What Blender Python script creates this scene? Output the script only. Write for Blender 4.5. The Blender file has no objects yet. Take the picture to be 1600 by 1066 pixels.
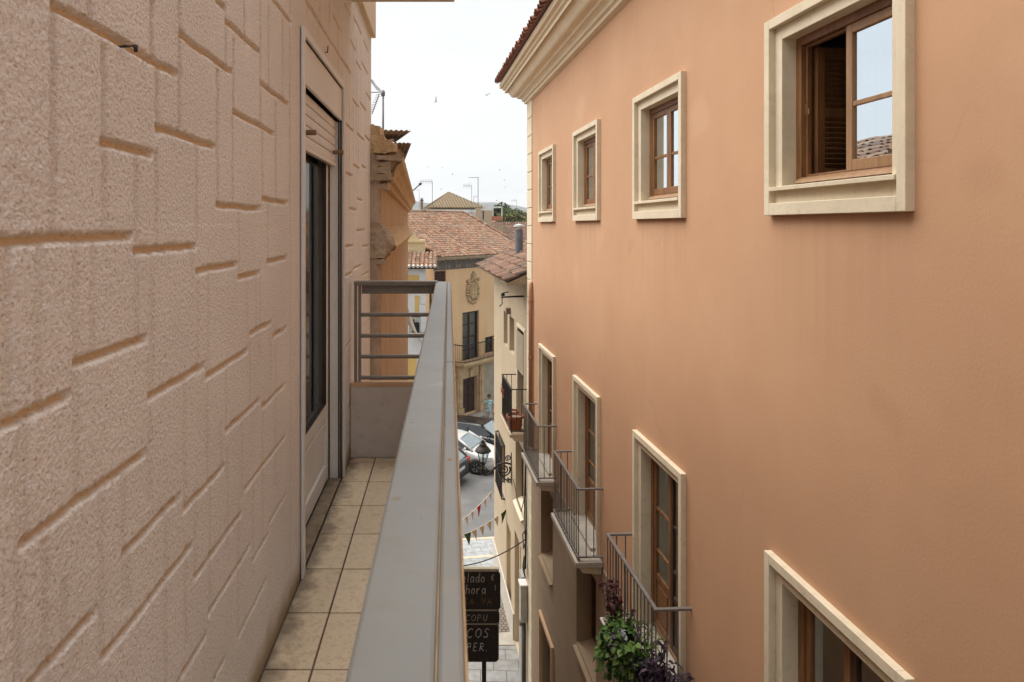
import bpy, math, random
import numpy as np
from mathutils import Vector, Matrix
random.seed(7); RNG = np.random.default_rng(7)
R = math.radians
SC = bpy.context.scene
COL = SC.collection
# ---------------------------------------------------------------- camera
CZ = 10.5                      # camera height above the street
F, CX, CY = 1067.0, 695.0, 353.0   # focal length and principal point in photo pixels (1600 wide)
cam = bpy.data.cameras.new('camera'); camo = bpy.data.objects.new('camera', cam); COL.objects.link(camo)
camo.location = (0, 0, CZ); camo.rotation_euler = (R(90), 0, 0)
cam.sensor_width = 36; cam.lens = F/1600*36
cam.shift_x = (800-CX)/1600; cam.shift_y = (CY-533)/1600
cam.clip_start = 0.02; cam.clip_end = 9000
cam.dof.use_dof = True; cam.dof.focus_distance = 5.0; cam.dof.aperture_fstop = 14
SC.camera = camo
# ---------------------------------------------------------------- sky, sun, exposure
SUN_DIR = Vector((-0.38, 0.22, 0.89)).normalized()     # where the bright part of the overcast sky is
SKY_GAIN, SUN_POWER, SUN_ANGLE, EXPOSURE = 0.245, 1.5, 72, 2.19
w = bpy.data.worlds.new('World'); SC.world = w; w.use_nodes = True
nt = w.node_tree; nt.nodes.clear()
def N(t, typ, **kw):
    n = t.nodes.new(typ)
    for k, v in kw.items():
        setattr(n, k, v)
    return n
out = N(nt, 'ShaderNodeOutputWorld'); bg = N(nt, 'ShaderNodeBackground')
sky = N(nt, 'ShaderNodeTexSky', sky_type='NISHITA'); sky.sun_disc = False
sky.sun_elevation = math.asin(SUN_DIR.z); sky.sun_rotation = math.atan2(SUN_DIR.x, SUN_DIR.y)
sky.air_density = 1.0; sky.dust_density = 3.0
mul = N(nt, 'ShaderNodeMix', data_type='RGBA', blend_type='MULTIPLY'); mul.inputs[0].default_value = 1
mul.inputs[7].default_value = (0.10, 0.10, 0.10, 1)
tc = N(nt, 'ShaderNodeTexCoord'); mp = N(nt, 'ShaderNodeMapping'); mp.inputs['Scale'].default_value = (1.2, 1.2, 4.0)
nz = N(nt, 'ShaderNodeTexNoise'); nz.inputs['Scale'].default_value = 1.7; nz.inputs['Detail'].default_value = 6; nz.inputs['Roughness'].default_value = 0.5
rp = N(nt, 'ShaderNodeValToRGB')
rp.color_ramp.elements[0].position = 0.30; rp.color_ramp.elements[0].color = (0.90, 0.925, 0.94, 1)
rp.color_ramp.elements[1].position = 0.62; rp.color_ramp.elements[1].color = (1.0, 1.0, 1.0, 1)
mix = N(nt, 'ShaderNodeMix', data_type='RGBA'); mix.inputs[0].default_value = 0.88
gain = N(nt, 'ShaderNodeMix', data_type='RGBA', blend_type='MULTIPLY'); gain.inputs[0].default_value = 1
L = nt.links.new
L(sky.outputs[0], mul.inputs[6]); L(tc.outputs['Generated'], mp.inputs[0]); L(mp.outputs[0], nz.inputs['Vector'])
L(nz.outputs['Fac'], rp.inputs[0]); L(mul.outputs[2], mix.inputs[6]); L(rp.outputs[0], mix.inputs[7])
L(mix.outputs[2], bg.inputs[0]); bg.inputs[1].default_value = SKY_GAIN; L(bg.outputs[0], out.inputs[0])
sl = bpy.data.lights.new('sun', 'SUN'); so = bpy.data.objects.new('sun', sl); COL.objects.link(so)
sl.energy = SUN_POWER; sl.angle = R(SUN_ANGLE); sl.color = (1.0, 0.95, 0.88)
so.rotation_euler = SUN_DIR.to_track_quat('Z', 'Y').to_euler(); so.location = (0, 0, 40)
SC.view_settings.view_transform = 'Standard'; SC.view_settings.look = 'None'
SC.view_settings.exposure = EXPOSURE; SC.view_settings.gamma = 1.0; SC.view_settings.use_curve_mapping = False
SC.cycles.max_bounces = 10; SC.cycles.diffuse_bounces = 6; SC.cycles.transparent_max_bounces = 12
SC.cycles.use_denoising = True
# ---------------------------------------------------------------- helpers
def P(px, py, z):
    return Vector(((px-CX)*z/F, z, CZ-(py-CY)*z/F))
def H(v):                       # height relative to the camera -> world
    return CZ+v
def mat(name, col, col2=None, rough=0.8, scale=3.0, bump=0.0, bscale=60.0, metal=0.0, spec=0.3, stretch=(1,1,1), dirt=None, dirt_amt=0.3, detail=6, lo=0.35, hi=0.65, streak=None, streak_amt=0.35):
    m = bpy.data.materials.new(name); m.use_nodes = True
    t = m.node_tree; l = t.links.new
    b = t.nodes['Principled BSDF']
    b.inputs['Roughness'].default_value = rough; b.inputs['Metallic'].default_value = metal
    b.inputs['Specular IOR Level'].default_value = spec
    co = N(t, 'ShaderNodeTexCoord'); mp = N(t, 'ShaderNodeMapping'); mp.inputs['Scale'].default_value = stretch
    l(co.outputs['Object'], mp.inputs[0])
    cur = None
    if col2 is None: col2 = tuple(c*0.82 for c in col)
    n1 = N(t, 'ShaderNodeTexNoise'); n1.inputs['Scale'].default_value = scale; n1.inputs['Detail'].default_value = detail; n1.inputs['Roughness'].default_value = .6
    l(mp.outputs[0], n1.inputs['Vector'])
    r1 = N(t, 'ShaderNodeValToRGB'); r1.color_ramp.elements[0].position = lo; r1.color_ramp.elements[1].position = hi
    r1.color_ramp.elements[0].color = (*col2, 1); r1.color_ramp.elements[1].color = (*col, 1)
    l(n1.outputs['Fac'], r1.inputs[0]); cur = r1.outputs[0]
    if dirt is not None:
        n2 = N(t, 'ShaderNodeTexNoise'); n2.inputs['Scale'].default_value = scale*5.3; n2.inputs['Detail'].default_value = 8; n2.inputs['Roughness'].default_value = .7
        l(mp.outputs[0], n2.inputs['Vector'])
        r2 = N(t, 'ShaderNodeValToRGB'); r2.color_ramp.elements[0].position = .52; r2.color_ramp.elements[1].position = .75
        r2.color_ramp.elements[0].color = (0,0,0,1); r2.color_ramp.elements[1].color = (dirt_amt,)*3+(1,)
        l(n2.outputs['Fac'], r2.inputs[0])
        mx = N(t, 'ShaderNodeMix', data_type='RGBA'); mx.inputs[7].default_value = (*dirt, 1)
        l(r2.outputs[0], mx.inputs[0]); l(cur, mx.inputs[6]); cur = mx.outputs[2]
    if streak is not None:       # rain streaks: noise stretched down the wall
        ms = N(t, 'ShaderNodeMapping'); ms.inputs['Scale'].default_value = (2.2, 2.2, 0.16)
        l(co.outputs['Object'], ms.inputs[0])
        n4 = N(t, 'ShaderNodeTexNoise'); n4.inputs['Scale'].default_value = 1.6; n4.inputs['Detail'].default_value = 7; n4.inputs['Roughness'].default_value = .65
        l(ms.outputs[0], n4.inputs['Vector'])
        r4 = N(t, 'ShaderNodeValToRGB'); r4.color_ramp.elements[0].position = .48; r4.color_ramp.elements[1].position = .8
        r4.color_ramp.elements[0].color = (0,0,0,1); r4.color_ramp.elements[1].color = (streak_amt,)*3+(1,)
        l(n4.outputs['Fac'], r4.inputs[0])
        mx4 = N(t, 'ShaderNodeMix', data_type='RGBA'); mx4.inputs[7].default_value = (*streak, 1)
        l(r4.outputs[0], mx4.inputs[0]); l(cur, mx4.inputs[6]); cur = mx4.outputs[2]
    l(cur, b.inputs['Base Color'])
    if bump > 0:
        n3 = N(t, 'ShaderNodeTexNoise'); n3.inputs['Scale'].default_value = bscale; n3.inputs['Detail'].default_value = 5
        l(mp.outputs[0], n3.inputs['Vector'])
        bp = N(t, 'ShaderNodeBump'); bp.inputs['Strength'].default_value = min(1, bump); bp.inputs['Distance'].default_value = 0.01
        l(n3.outputs['Fac'], bp.inputs['Height']); l(bp.outputs[0], b.inputs['Normal'])
    m['cur'] = 0
    return m
def tint_mat(name, cols, rough=0.85, bump=0.4, bscale=40, moss=None):
    m = bpy.data.materials.new(name); m.use_nodes = True
    t = m.node_tree; l = t.links.new; b = t.nodes['Principled BSDF']
    b.inputs['Roughness'].default_value = rough; b.inputs['Specular IOR Level'].default_value = 0.2
    a = N(t, 'ShaderNodeAttribute', attribute_name='tint')
    r = N(t, 'ShaderNodeValToRGB'); r.color_ramp.interpolation = 'LINEAR'
    while len(r.color_ramp.elements) < len(cols): r.color_ramp.elements.new(0.5)
    for i, c in enumerate(cols):
        r.color_ramp.elements[i].position = i/(len(cols)-1); r.color_ramp.elements[i].color = (*c, 1)
    l(a.outputs['Fac'], r.inputs[0]); cur = r.outputs[0]
    co = N(t, 'ShaderNodeTexCoord')
    n2 = N(t, 'ShaderNodeTexNoise'); n2.inputs['Scale'].default_value = 1.3; n2.inputs['Detail'].default_value = 8; n2.inputs['Roughness'].default_value = .7
    l(co.outputs['Object'], n2.inputs['Vector'])
    if moss is not None:
        r2 = N(t, 'ShaderNodeValToRGB'); r2.color_ramp.elements[0].position = .48; r2.color_ramp.elements[1].position = .68
        r2.color_ramp.elements[0].color = (0,0,0,1); r2.color_ramp.elements[1].color = (.75,.75,.75,1)
        l(n2.outputs['Fac'], r2.inputs[0])
        mx = N(t, 'ShaderNodeMix', data_type='RGBA'); mx.inputs[7].default_value = (*moss, 1)
        l(r2.outputs[0], mx.inputs[0]); l(cur, mx.inputs[6]); cur = mx.outputs[2]
    l(cur, b.inputs['Base Color'])
    n3 = N(t, 'ShaderNodeTexNoise'); n3.inputs['Scale'].default_value = bscale; l(co.outputs['Object'], n3.inputs['Vector'])
    bp = N(t, 'ShaderNodeBump'); bp.inputs['Strength'].default_value = bump; bp.inputs['Distance'].default_value = .01
    l(n3.outputs['Fac'], bp.inputs['Height']); l(bp.outputs[0], b.inputs['Normal'])
    return m
def glass_mat(name, tint=(0.75,0.8,0.8), ior=1.5, boost=1.0):
    m = bpy.data.materials.new(name); m.use_nodes = True
    t = m.node_tree; t.nodes.clear(); l = t.links.new
    o = N(t, 'ShaderNodeOutputMaterial'); tr = N(t, 'ShaderNodeBsdfTransparent'); tr.inputs[0].default_value = (*tint, 1)
    gl = N(t, 'ShaderNodeBsdfGlossy'); gl.inputs['Roughness'].default_value = 0.015; gl.inputs['Color'].default_value = (.84,.93,1,1)
    fr = N(t, 'ShaderNodeFresnel'); fr.inputs[0].default_value = ior
    mm = N(t, 'ShaderNodeMath', operation='MULTIPLY'); mm.inputs[1].default_value = boost; mm.use_clamp = True
    co = N(t, 'ShaderNodeTexCoord'); n3 = N(t, 'ShaderNodeTexNoise'); n3.inputs['Scale'].default_value = 2.5
    bp = N(t, 'ShaderNodeBump'); bp.inputs['Strength'].default_value = .04; bp.inputs['Distance'].default_value = .02
    l(co.outputs['Object'], n3.inputs['Vector']); l(n3.outputs['Fac'], bp.inputs['Height']); l(bp.outputs[0], gl.inputs['Normal'])
    mx = N(t, 'ShaderNodeMixShader'); l(fr.outputs[0], mm.inputs[0]); l(mm.outputs[0], mx.inputs[0]); l(tr.outputs[0], mx.inputs[1]); l(gl.outputs[0], mx.inputs[2]); l(mx.outputs[0], o.inputs[0])
    return m

class MB:
    def __init__(s): s.v = []; s.f = []; s.t = []
    def quad(s, a, b, c, d, t=0.5):
        n = len(s.v); s.v += [tuple(a), tuple(b), tuple(c), tuple(d)]; s.f.append((n, n+1, n+2, n+3)); s.t.append(t)
    def poly(s, pts, t=0.5):
        n = len(s.v); s.v += [tuple(p) for p in pts]; s.f.append(tuple(range(n, n+len(pts)))); s.t.append(t)
    def hexa(s, c, t=0.5):      # 8 corners: bottom 4 ccw, top 4 ccw
        n = len(s.v); s.v += [tuple(p) for p in c]
        for q in ((3,2,1,0),(4,5,6,7),(0,1,5,4),(1,2,6,5),(2,3,7,6),(3,0,4,7)):
            s.f.append(tuple(n+i for i in q)); s.t.append(t)
    def box(s, x0, x1, y0, y1, z0, z1, t=0.5):
        if x0 > x1: x0, x1 = x1, x0
        if y0 > y1: y0, y1 = y1, y0
        if z0 > z1: z0, z1 = z1, z0
        s.hexa([(x0,y0,z0),(x1,y0,z0),(x1,y1,z0),(x0,y1,z0),(x0,y0,z1),(x1,y0,z1),(x1,y1,z1),(x0,y1,z1)], t)
    def ring(s, x0, x1, z0, z1, w, y0, y1, wb=None, wt=None):   # rectangular frame in the x-z plane
        wb = w if wb is None else wb; wt = w if wt is None else wt
        s.box(x0, x0+w, y0, y1, z0, z1); s.box(x1-w, x1, y0, y1, z0, z1)
        if wt: s.box(x0+w, x1-w, y0, y1, z1-wt, z1)
        if wb: s.box(x0+w, x1-w, y0, y1, z0, z0+wb)
    def tube(s, pts, r, n=8, t=0.5, r2=None, caps=True):
        pts = [Vector(p) for p in pts]; base = len(s.v); m = len(pts)
        up = None
        for i, p in enumerate(pts):
            d = (pts[min(i+1, m-1)]-pts[max(i-1, 0)]).normalized()
            if up is None or abs(up.dot(d)) > .98: up = Vector((0,0,1)) if abs(d.z) < .9 else Vector((1,0,0))
            a = d.cross(up).normalized(); bb = d.cross(a).normalized(); up = -bb
            rr = r if r2 is None else r+(r2-r)*i/max(1, m-1)
            for k in range(n):
                an = 2*math.pi*k/n
                s.v.append(tuple(p+a*math.cos(an)*rr+bb*math.sin(an)*rr))
        for i in range(m-1):
            for k in range(n):
                k2 = (k+1) % n
                s.f.append((base+i*n+k, base+(i+1)*n+k, base+(i+1)*n+k2, base+i*n+k2)); s.t.append(t)
        if caps:
            s.f.append(tuple(base+k for k in range(n))); s.t.append(t)
            s.f.append(tuple(base+(m-1)*n+k for k in reversed(range(n)))); s.t.append(t)
    def lathe(s, prof, n=16, c=(0,0,0), t=0.5):        # (r, z) profile round the z axis
        base = len(s.v); m = len(prof)
        for r, z in prof:
            for k in range(n):
                an = 2*math.pi*k/n; s.v.append((c[0]+r*math.cos(an), c[1]+r*math.sin(an), c[2]+z))
        for i in range(m-1):
            for k in range(n):
                k2 = (k+1) % n; s.f.append((base+i*n+k, base+i*n+k2, base+(i+1)*n+k2, base+(i+1)*n+k)); s.t.append(t)
    def loft(s, secs, closed=False, t=0.5):             # list of equal-length point rows
        base = len(s.v); n = len(secs[0])
        for sec in secs: s.v += [tuple(p) for p in sec]
        for i in range(len(secs)-1):
            for k in range(n if closed else n-1):
                k2 = (k+1) % n
                s.f.append((base+i*n+k, base+i*n+k2, base+(i+1)*n+k2, base+(i+1)*n+k)); s.t.append(t)
    def build(s, name, m, parent=None, loc=(0,0,0), rot=(0,0,0), smooth=False, bevel=0, subsurf=0, seg=2):
        me = bpy.data.meshes.new(name); me.from_pydata(s.v, [], s.f)
        at = me.attributes.new('tint', 'FLOAT', 'FACE'); at.data.foreach_set('value', s.t)
        me.materials.append(m)
        if smooth: me.polygons.foreach_set('use_smooth', [True]*len(me.polygons))
        me.update()
        o = bpy.data.objects.new(name, me); COL.objects.link(o)
        o.location = loc; o.rotation_euler = rot
        if parent is not None: o.parent = parent
        if bevel:
            b = o.modifiers.new('bevel', 'BEVEL'); b.width = bevel; b.segments = seg; b.limit_method = 'ANGLE'; b.angle_limit = R(40)
        if subsurf:
            q = o.modifiers.new('sub', 'SUBSURF'); q.levels = subsurf; q.render_levels = subsurf
        return o
def tag(o, label=None, cat=None, group=None, kind=None):
    if label: o['label'] = label
    if cat: o['category'] = cat
    if group: o['group'] = group
    if kind: o['kind'] = kind
    return o
def empty(name, loc=(0,0,0), rz=0, label=None, cat=None, group=None, parent=None):
    o = bpy.data.objects.new(name, None); COL.objects.link(o); o.location = loc; o.rotation_euler = (0,0,rz); o.empty_display_size = .2
    if parent is not None: o.parent = parent
    return tag(o, label, cat, group)
def kids(o): return [c for c in COL.objects if c.parent == o]
def copy_tree(o, parent=None):
    c = o.copy(); COL.objects.link(c); c.parent = parent
    for ch in kids(o): copy_tree(ch, c)
    return c
def wall_sheet(mb, s0, s1, h0, h1, holes, y=0.0, depth=0.25, step=0.0):
    xs = sorted({s0, s1, *[v for h in holes for v in h[:2] if s0 < v < s1]}); zs = sorted({h0, h1, *[v for h in holes for v in h[2:] if h0 < v < h1]})
    for i in range(len(xs)-1):
        for j in range(len(zs)-1):
            cx, cz = (xs[i]+xs[i+1])/2, (zs[j]+zs[j+1])/2
            if any(h[0] < cx < h[1] and h[2] < cz < h[3] for h in holes): continue
            mb.quad((xs[i],y,zs[j]), (xs[i],y,zs[j+1]), (xs[i+1],y,zs[j+1]), (xs[i+1],y,zs[j]))
    sg = -1 if depth > 0 else 1
    for a, b, c, d in holes:
        y1 = y-depth
        mb.quad((a,y,c),(a,y1,c),(a,y1,d),(a,y,d)); mb.quad((b,y,c),(b,y,d),(b,y1,d),(b,y1,c))
        mb.quad((a,y,d),(a,y1,d),(b,y1,d),(b,y,d)); mb.quad((a,y,c),(b,y,c),(b,y1,c),(a,y1,c))
def tile_roof(mb, o, u, v, nu, nv, pu, pv, keep=None, r=None, seg=6, base=True, seed=1, jit=1.0):
    """barrel tiles on the plane o + u*a + v*b; u runs along the eave, v up the slope"""
    rnd = random.Random(seed)
    o = Vector(o); u = Vector(u).normalized(); v = Vector(v).normalized(); n = u.cross(v).normalized()
    if n.z < 0: n = -n
    r = r or pu*0.36
    if base:
        a = o-n*.01; mb.quad(a, a+u*nu*pu, a+u*nu*pu+v*nv*pv, a+v*nv*pv, 0.25)
    for i in range(nu):
        colo = rnd.uniform(-.1, .1)
        for j in range(nv):
            if keep and not keep((i+.5)*pu, (j+.5)*pv): continue
            t = min(1, max(0, rnd.gauss(.5+colo, .22))); ju = rnd.uniform(-.012, .012)*jit; jl = rnd.uniform(-.02, .02)*jit; lift = rnd.uniform(0, .012)*jit
            c0 = o+u*((i+.5)*pu+ju)+v*(j*pv+jl-.03)+n*(.012+lift); c1 = o+u*((i+.5)*pu+ju)+v*((j+1)*pv+.03)
            rows = []
            for c, rr in ((c0, r*1.05), (c1, r*.88)):
                rows.append([c+u*math.cos(math.pi*k/seg)*rr+n*math.sin(math.pi*k/seg)*rr*.85 for k in range(seg+1)])
            b = len(mb.v)
            for row in rows: mb.v += [tuple(p) for p in row]
            for k in range(seg):
                mb.f.append((b+k, b+k+1, b+seg+2+k, b+seg+1+k)); mb.t.append(t)
            # the thick front lip
            lip = [c0+u*math.cos(math.pi*k/seg)*r*.88+n*math.sin(math.pi*k/seg)*r*.70 for k in range(seg+1)]
            b2 = len(mb.v); mb.v += [tuple(p) for p in lip]
            for k in range(seg):
                mb.f.append((b+k+1, b+k, b2+k, b2+k+1)); mb.t.append(max(0, t-.15))
# ---------------------------------------------------------------- materials
M = {}
M['plaster'] = mat('salmon_plaster', (.555,.335,.20), (.50,.29,.17), .85, .55, bump=.12, bscale=55, dirt=(.50,.29,.19), dirt_amt=.35, streak=(.47,.28,.18), streak_amt=.28)
M['cream_trim'] = mat('cream_trim', (.70,.615,.465), (.625,.545,.405), .75, 2.5, bump=.14, bscale=45, dirt=(.38,.31,.22), dirt_amt=.42)
def add_spots(m, scale, size, col, amt, seed=0.0, col2=None):
    t = m.node_tree; l = t.links.new; b = t.nodes['Principled BSDF']; src = b.inputs['Base Color'].links[0].from_socket
    co = N(t, 'ShaderNodeTexCoord'); mp = N(t, 'ShaderNodeMapping'); mp.inputs['Location'].default_value = (seed, seed*1.7, seed*.6); l(co.outputs['Object'], mp.inputs[0])
    nz = N(t, 'ShaderNodeTexNoise'); nz.inputs['Scale'].default_value = scale*3; nz.inputs['Detail'].default_value = 3; l(mp.outputs[0], nz.inputs['Vector'])
    ad = N(t, 'ShaderNodeMix', data_type='RGBA', blend_type='LINEAR_LIGHT'); ad.inputs[0].default_value = .12/scale; l(mp.outputs[0], ad.inputs[6]); l(nz.outputs['Color'], ad.inputs[7])
    vo = N(t, 'ShaderNodeTexVoronoi'); vo.inputs['Scale'].default_value = scale; l(ad.outputs[2], vo.inputs['Vector'])
    r = N(t, 'ShaderNodeValToRGB'); r.color_ramp.elements[0].position = size*.6; r.color_ramp.elements[0].color = (amt,)*3+(1,); r.color_ramp.elements[1].position = size; r.color_ramp.elements[1].color = (0,0,0,1)
    l(vo.outputs['Distance'], r.inputs[0])
    mx = N(t, 'ShaderNodeMix', data_type='RGBA'); mx.inputs[7].default_value = (*col, 1); l(r.outputs[0], mx.inputs[0]); l(src, mx.inputs[6]); l(mx.outputs[2], b.inputs['Base Color'])
add_spots(M['plaster'], 1.1, .022, (.30,.17,.10), .7, 3.1); add_spots(M['plaster'], .55, .16, (.60,.39,.25), .35, 7.7); add_spots(M['plaster'], .8, .12, (.46,.26,.155), .35, 11.3)
def sill_stains(m):
    t = m.node_tree; l = t.links.new; b = t.nodes['Principled BSDF']; src = b.inputs['Base Color'].links[0].from_socket
    co = N(t, 'ShaderNodeTexCoord'); sp = N(t, 'ShaderNodeSeparateXYZ'); l(co.outputs['Object'], sp.inputs[0])
    def ma(op, a, b_=None, cl=False):
        n = N(t, 'ShaderNodeMath', operation=op); n.use_clamp = cl
        for i, v in enumerate((a, b_)):
            if v is None: continue
            if isinstance(v, (int, float)): n.inputs[i].default_value = v
            else: l(v, n.inputs[i])
        return n.outputs[0]
    f = ma('FRACT', ma('ADD', ma('DIVIDE', ma('SUBTRACT', sp.outputs['X'], 4.27), 2.92), .5))
    d = ma('ABSOLUTE', ma('MULTIPLY', ma('SUBTRACT', f, .5), 2.92))
    mx_ = ma('MULTIPLY', ma('SUBTRACT', .74, d), 9.0, True)
    down = ma('SUBTRACT', CZ+.08, sp.outputs['Z'])
    fall = ma('MULTIPLY', ma('SUBTRACT', 1.5, down), .66, True); on = ma('MULTIPLY', down, 60.0, True)
    ms = N(t, 'ShaderNodeMapping'); ms.inputs['Scale'].default_value = (9, 1, .5); l(co.outputs['Object'], ms.inputs[0])
    nz = N(t, 'ShaderNodeTexNoise'); nz.inputs['Scale'].default_value = 1.0; nz.inputs['Detail'].default_value = 5; l(ms.outputs[0], nz.inputs['Vector'])
    st = ma('MULTIPLY', ma('SUBTRACT', nz.outputs['Fac'], .42), 3.2, True)
    k = ma('MULTIPLY', ma('MULTIPLY', ma('MULTIPLY', mx_, on), ma('MULTIPLY', fall, fall)), ma('MULTIPLY', st, .45))
    mx = N(t, 'ShaderNodeMix', data_type='RGBA'); mx.inputs[7].default_value = (.36,.22,.14,1); l(k, mx.inputs[0]); l(src, mx.inputs[6]); l(mx.outputs[2], b.inputs['Base Color'])
sill_stains(M['plaster'])
def cracks(m, scale, col, amt, width, seed):
    t = m.node_tree; l = t.links.new; b = t.nodes['Principled BSDF']; src = b.inputs['Base Color'].links[0].from_socket
    co = N(t, 'ShaderNodeTexCoord'); mp = N(t, 'ShaderNodeMapping'); mp.inputs['Location'].default_value = (seed, seed, seed); mp.inputs['Scale'].default_value = (1, 1, .6); l(co.outputs['Object'], mp.inputs[0])
    nz = N(t, 'ShaderNodeTexNoise'); nz.inputs['Scale'].default_value = 2.5; nz.inputs['Detail'].default_value = 6; l(mp.outputs[0], nz.inputs['Vector'])
    ad = N(t, 'ShaderNodeMix', data_type='RGBA', blend_type='LINEAR_LIGHT'); ad.inputs[0].default_value = .22; l(mp.outputs[0], ad.inputs[6]); l(nz.outputs['Color'], ad.inputs[7])
    vo = N(t, 'ShaderNodeTexVoronoi', feature='DISTANCE_TO_EDGE'); vo.inputs['Scale'].default_value = scale; l(ad.outputs[2], vo.inputs['Vector'])
    r = N(t, 'ShaderNodeValToRGB'); r.color_ramp.elements[0].position = width*.4; r.color_ramp.elements[0].color = (amt,)*3+(1,); r.color_ramp.elements[1].position = width; r.color_ramp.elements[1].color = (0,0,0,1); l(vo.outputs['Distance'], r.inputs[0])
    n2 = N(t, 'ShaderNodeTexNoise'); n2.inputs['Scale'].default_value = .9; l(mp.outputs[0], n2.inputs['Vector'])
    r2 = N(t, 'ShaderNodeValToRGB'); r2.color_ramp.elements[0].position = .52; r2.color_ramp.elements[1].position = .60; l(n2.outputs['Fac'], r2.inputs[0])
    k = N(t, 'ShaderNodeMath', operation='MULTIPLY'); l(r.outputs[0], k.inputs[0]); l(r2.outputs[0], k.inputs[1])
    mx = N(t, 'ShaderNodeMix', data_type='RGBA'); mx.inputs[7].default_value = (*col, 1); l(k.outputs[0], mx.inputs[0]); l(src, mx.inputs[6]); l(mx.outputs[2], b.inputs['Base Color'])
cracks(M['plaster'], .55, (.40,.235,.145), .32, .006, 2.3)
M['lower_stone'] = mat('beige_render', (.34,.255,.17), (.295,.215,.14), .85, 1.0, bump=.12, dirt=(.33,.24,.16), dirt_amt=.3, streak=(.30,.21,.14), streak_amt=.5)
M['cream_wall'] = mat('pale_cream_render', (.455,.37,.26), (.41,.33,.23), .85, .9, bump=.12, dirt=(.42,.33,.22), dirt_amt=.25, streak=(.40,.31,.2), streak_amt=.4)
M['wood'] = mat('varnished_wood', (.265,.128,.050), (.155,.07,.027), .45, 3, bump=.15, bscale=30, stretch=(8,8,1), spec=.4)
M['wood_light'] = mat('worn_pine', (.34,.20,.10), (.24,.13,.06), .5, 3, bump=.15, bscale=30, stretch=(8,8,1), spec=.4)
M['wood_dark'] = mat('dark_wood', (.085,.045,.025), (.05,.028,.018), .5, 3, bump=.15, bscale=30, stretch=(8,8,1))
M['glass'] = glass_mat('window_glass', (.72,.76,.76), 1.5, .9)
M['glass_dim'] = glass_mat('door_pane_glass', (.72,.76,.76), 1.45, .45)
M['glass_near'] = glass_mat('sash_glass', (.45,.5,.5), 1.5, .8)
M['iron'] = mat('grey_painted_iron', (.20,.185,.17), (.14,.125,.115), .55, 8, metal=.2)
M['black_iron'] = mat('black_wrought_iron', (.035,.03,.028), (.02,.018,.016), .5, 8)
M['slab'] = mat('balcony_slab', (.44,.40,.34), (.36,.325,.28), .8, 4, bump=.1, dirt=(.22,.19,.16), dirt_amt=.4)
M['tile'] = tint_mat('terracotta_tiles', [(.13,.085,.068),(.21,.118,.078),(.275,.15,.095),(.31,.20,.135),(.34,.25,.19)], moss=(.20,.17,.13))
M['old_tile'] = tint_mat('weathered_tiles', [(.07,.05,.04),(.14,.085,.062),(.21,.115,.078),(.25,.17,.12)], moss=(.09,.08,.062))
M['eave_tile'] = tint_mat('red_brown_tiles', [(.16,.07,.045),(.24,.105,.065),(.30,.14,.09)])
M['rail_paint'] = mat('grey_rail_paint', (.225,.23,.222), (.188,.192,.185), .42, 2.2, bump=.10, bscale=18, dirt=(.20,.175,.14), dirt_amt=.7, spec=.45)
M['rail_strip'] = mat('grey_rail_strip', (.215,.216,.205), (.178,.18,.172), .45, 2.4, bump=.06, bscale=25, dirt=(.30,.24,.17), dirt_amt=.5, spec=.45)
add_spots(M['rail_paint'], 9, .085, (.20,.14,.09), .85, 1.3); add_spots(M['rail_paint'], 22, .07, (.16,.12,.09), .7, 4.1); add_spots(M['rail_paint'], 4, .14, (.29,.30,.29), .5, 5.0); add_spots(M['rail_strip'], 9, .08, (.22,.15,.09), .8, 2.2)
M['rail_rust'] = mat('rusty_edge', (.42,.29,.17), (.30,.19,.10), .8, 14)
M['rail_dark'] = mat('grey_brown_metal', (.22,.20,.175), (.17,.155,.135), .5, 5, spec=.4)
M['white_alu'] = mat('white_aluminium', (.74,.74,.73), (.68,.675,.66), .4, 3, spec=.4, dirt=(.4,.33,.25), dirt_amt=.3)
M['cream_pvc'] = mat('cream_shutter', (.71,.71,.70), (.65,.65,.64), .45, 2, spec=.4, dirt=(.42,.33,.25), dirt_amt=.2)
M['brown_rubber'] = mat('brown_rubber', (.22,.15,.09), None, .7, 8)
M['dark_seal'] = mat('dark_seal', (.05,.045,.04), None, .6, 8)
M['room'] = mat('dim_room', (.30,.28,.25), None, .9, 2)
M['grey_render'] = mat('grey_cut_render', (.46,.385,.30), (.36,.29,.22), .95, 7, bump=.7, bscale=45, dirt=(.2,.15,.1), dirt_amt=.7)
M['end_render'] = mat('pinkish_render', (.60,.55,.51), (.53,.48,.44), .9, 3, bump=.25, bscale=70, dirt=(.28,.22,.18), dirt_amt=.4)
M['old_orange'] = mat('old_orange_render', (.50,.355,.225), (.42,.285,.17), .9, 2.2, bump=.3, bscale=30, dirt=(.25,.15,.08), dirt_amt=.5, streak=(.56,.42,.28), streak_amt=.5)
M['old_stone'] = mat('crumbling_stone', (.58,.43,.27), (.45,.315,.18), .95, 5, bump=.8, bscale=28, dirt=(.22,.14,.08), dirt_amt=.7)
M['asphalt'] = mat('asphalt', (.135,.135,.135), (.10,.10,.10), .85, 1.2, bump=.3, bscale=80, dirt=(.2,.19,.18), dirt_amt=.4)
M['kerb'] = mat('pale_kerb_stone', (.38,.35,.30), (.30,.275,.235), .8, 4, bump=.2)
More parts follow.
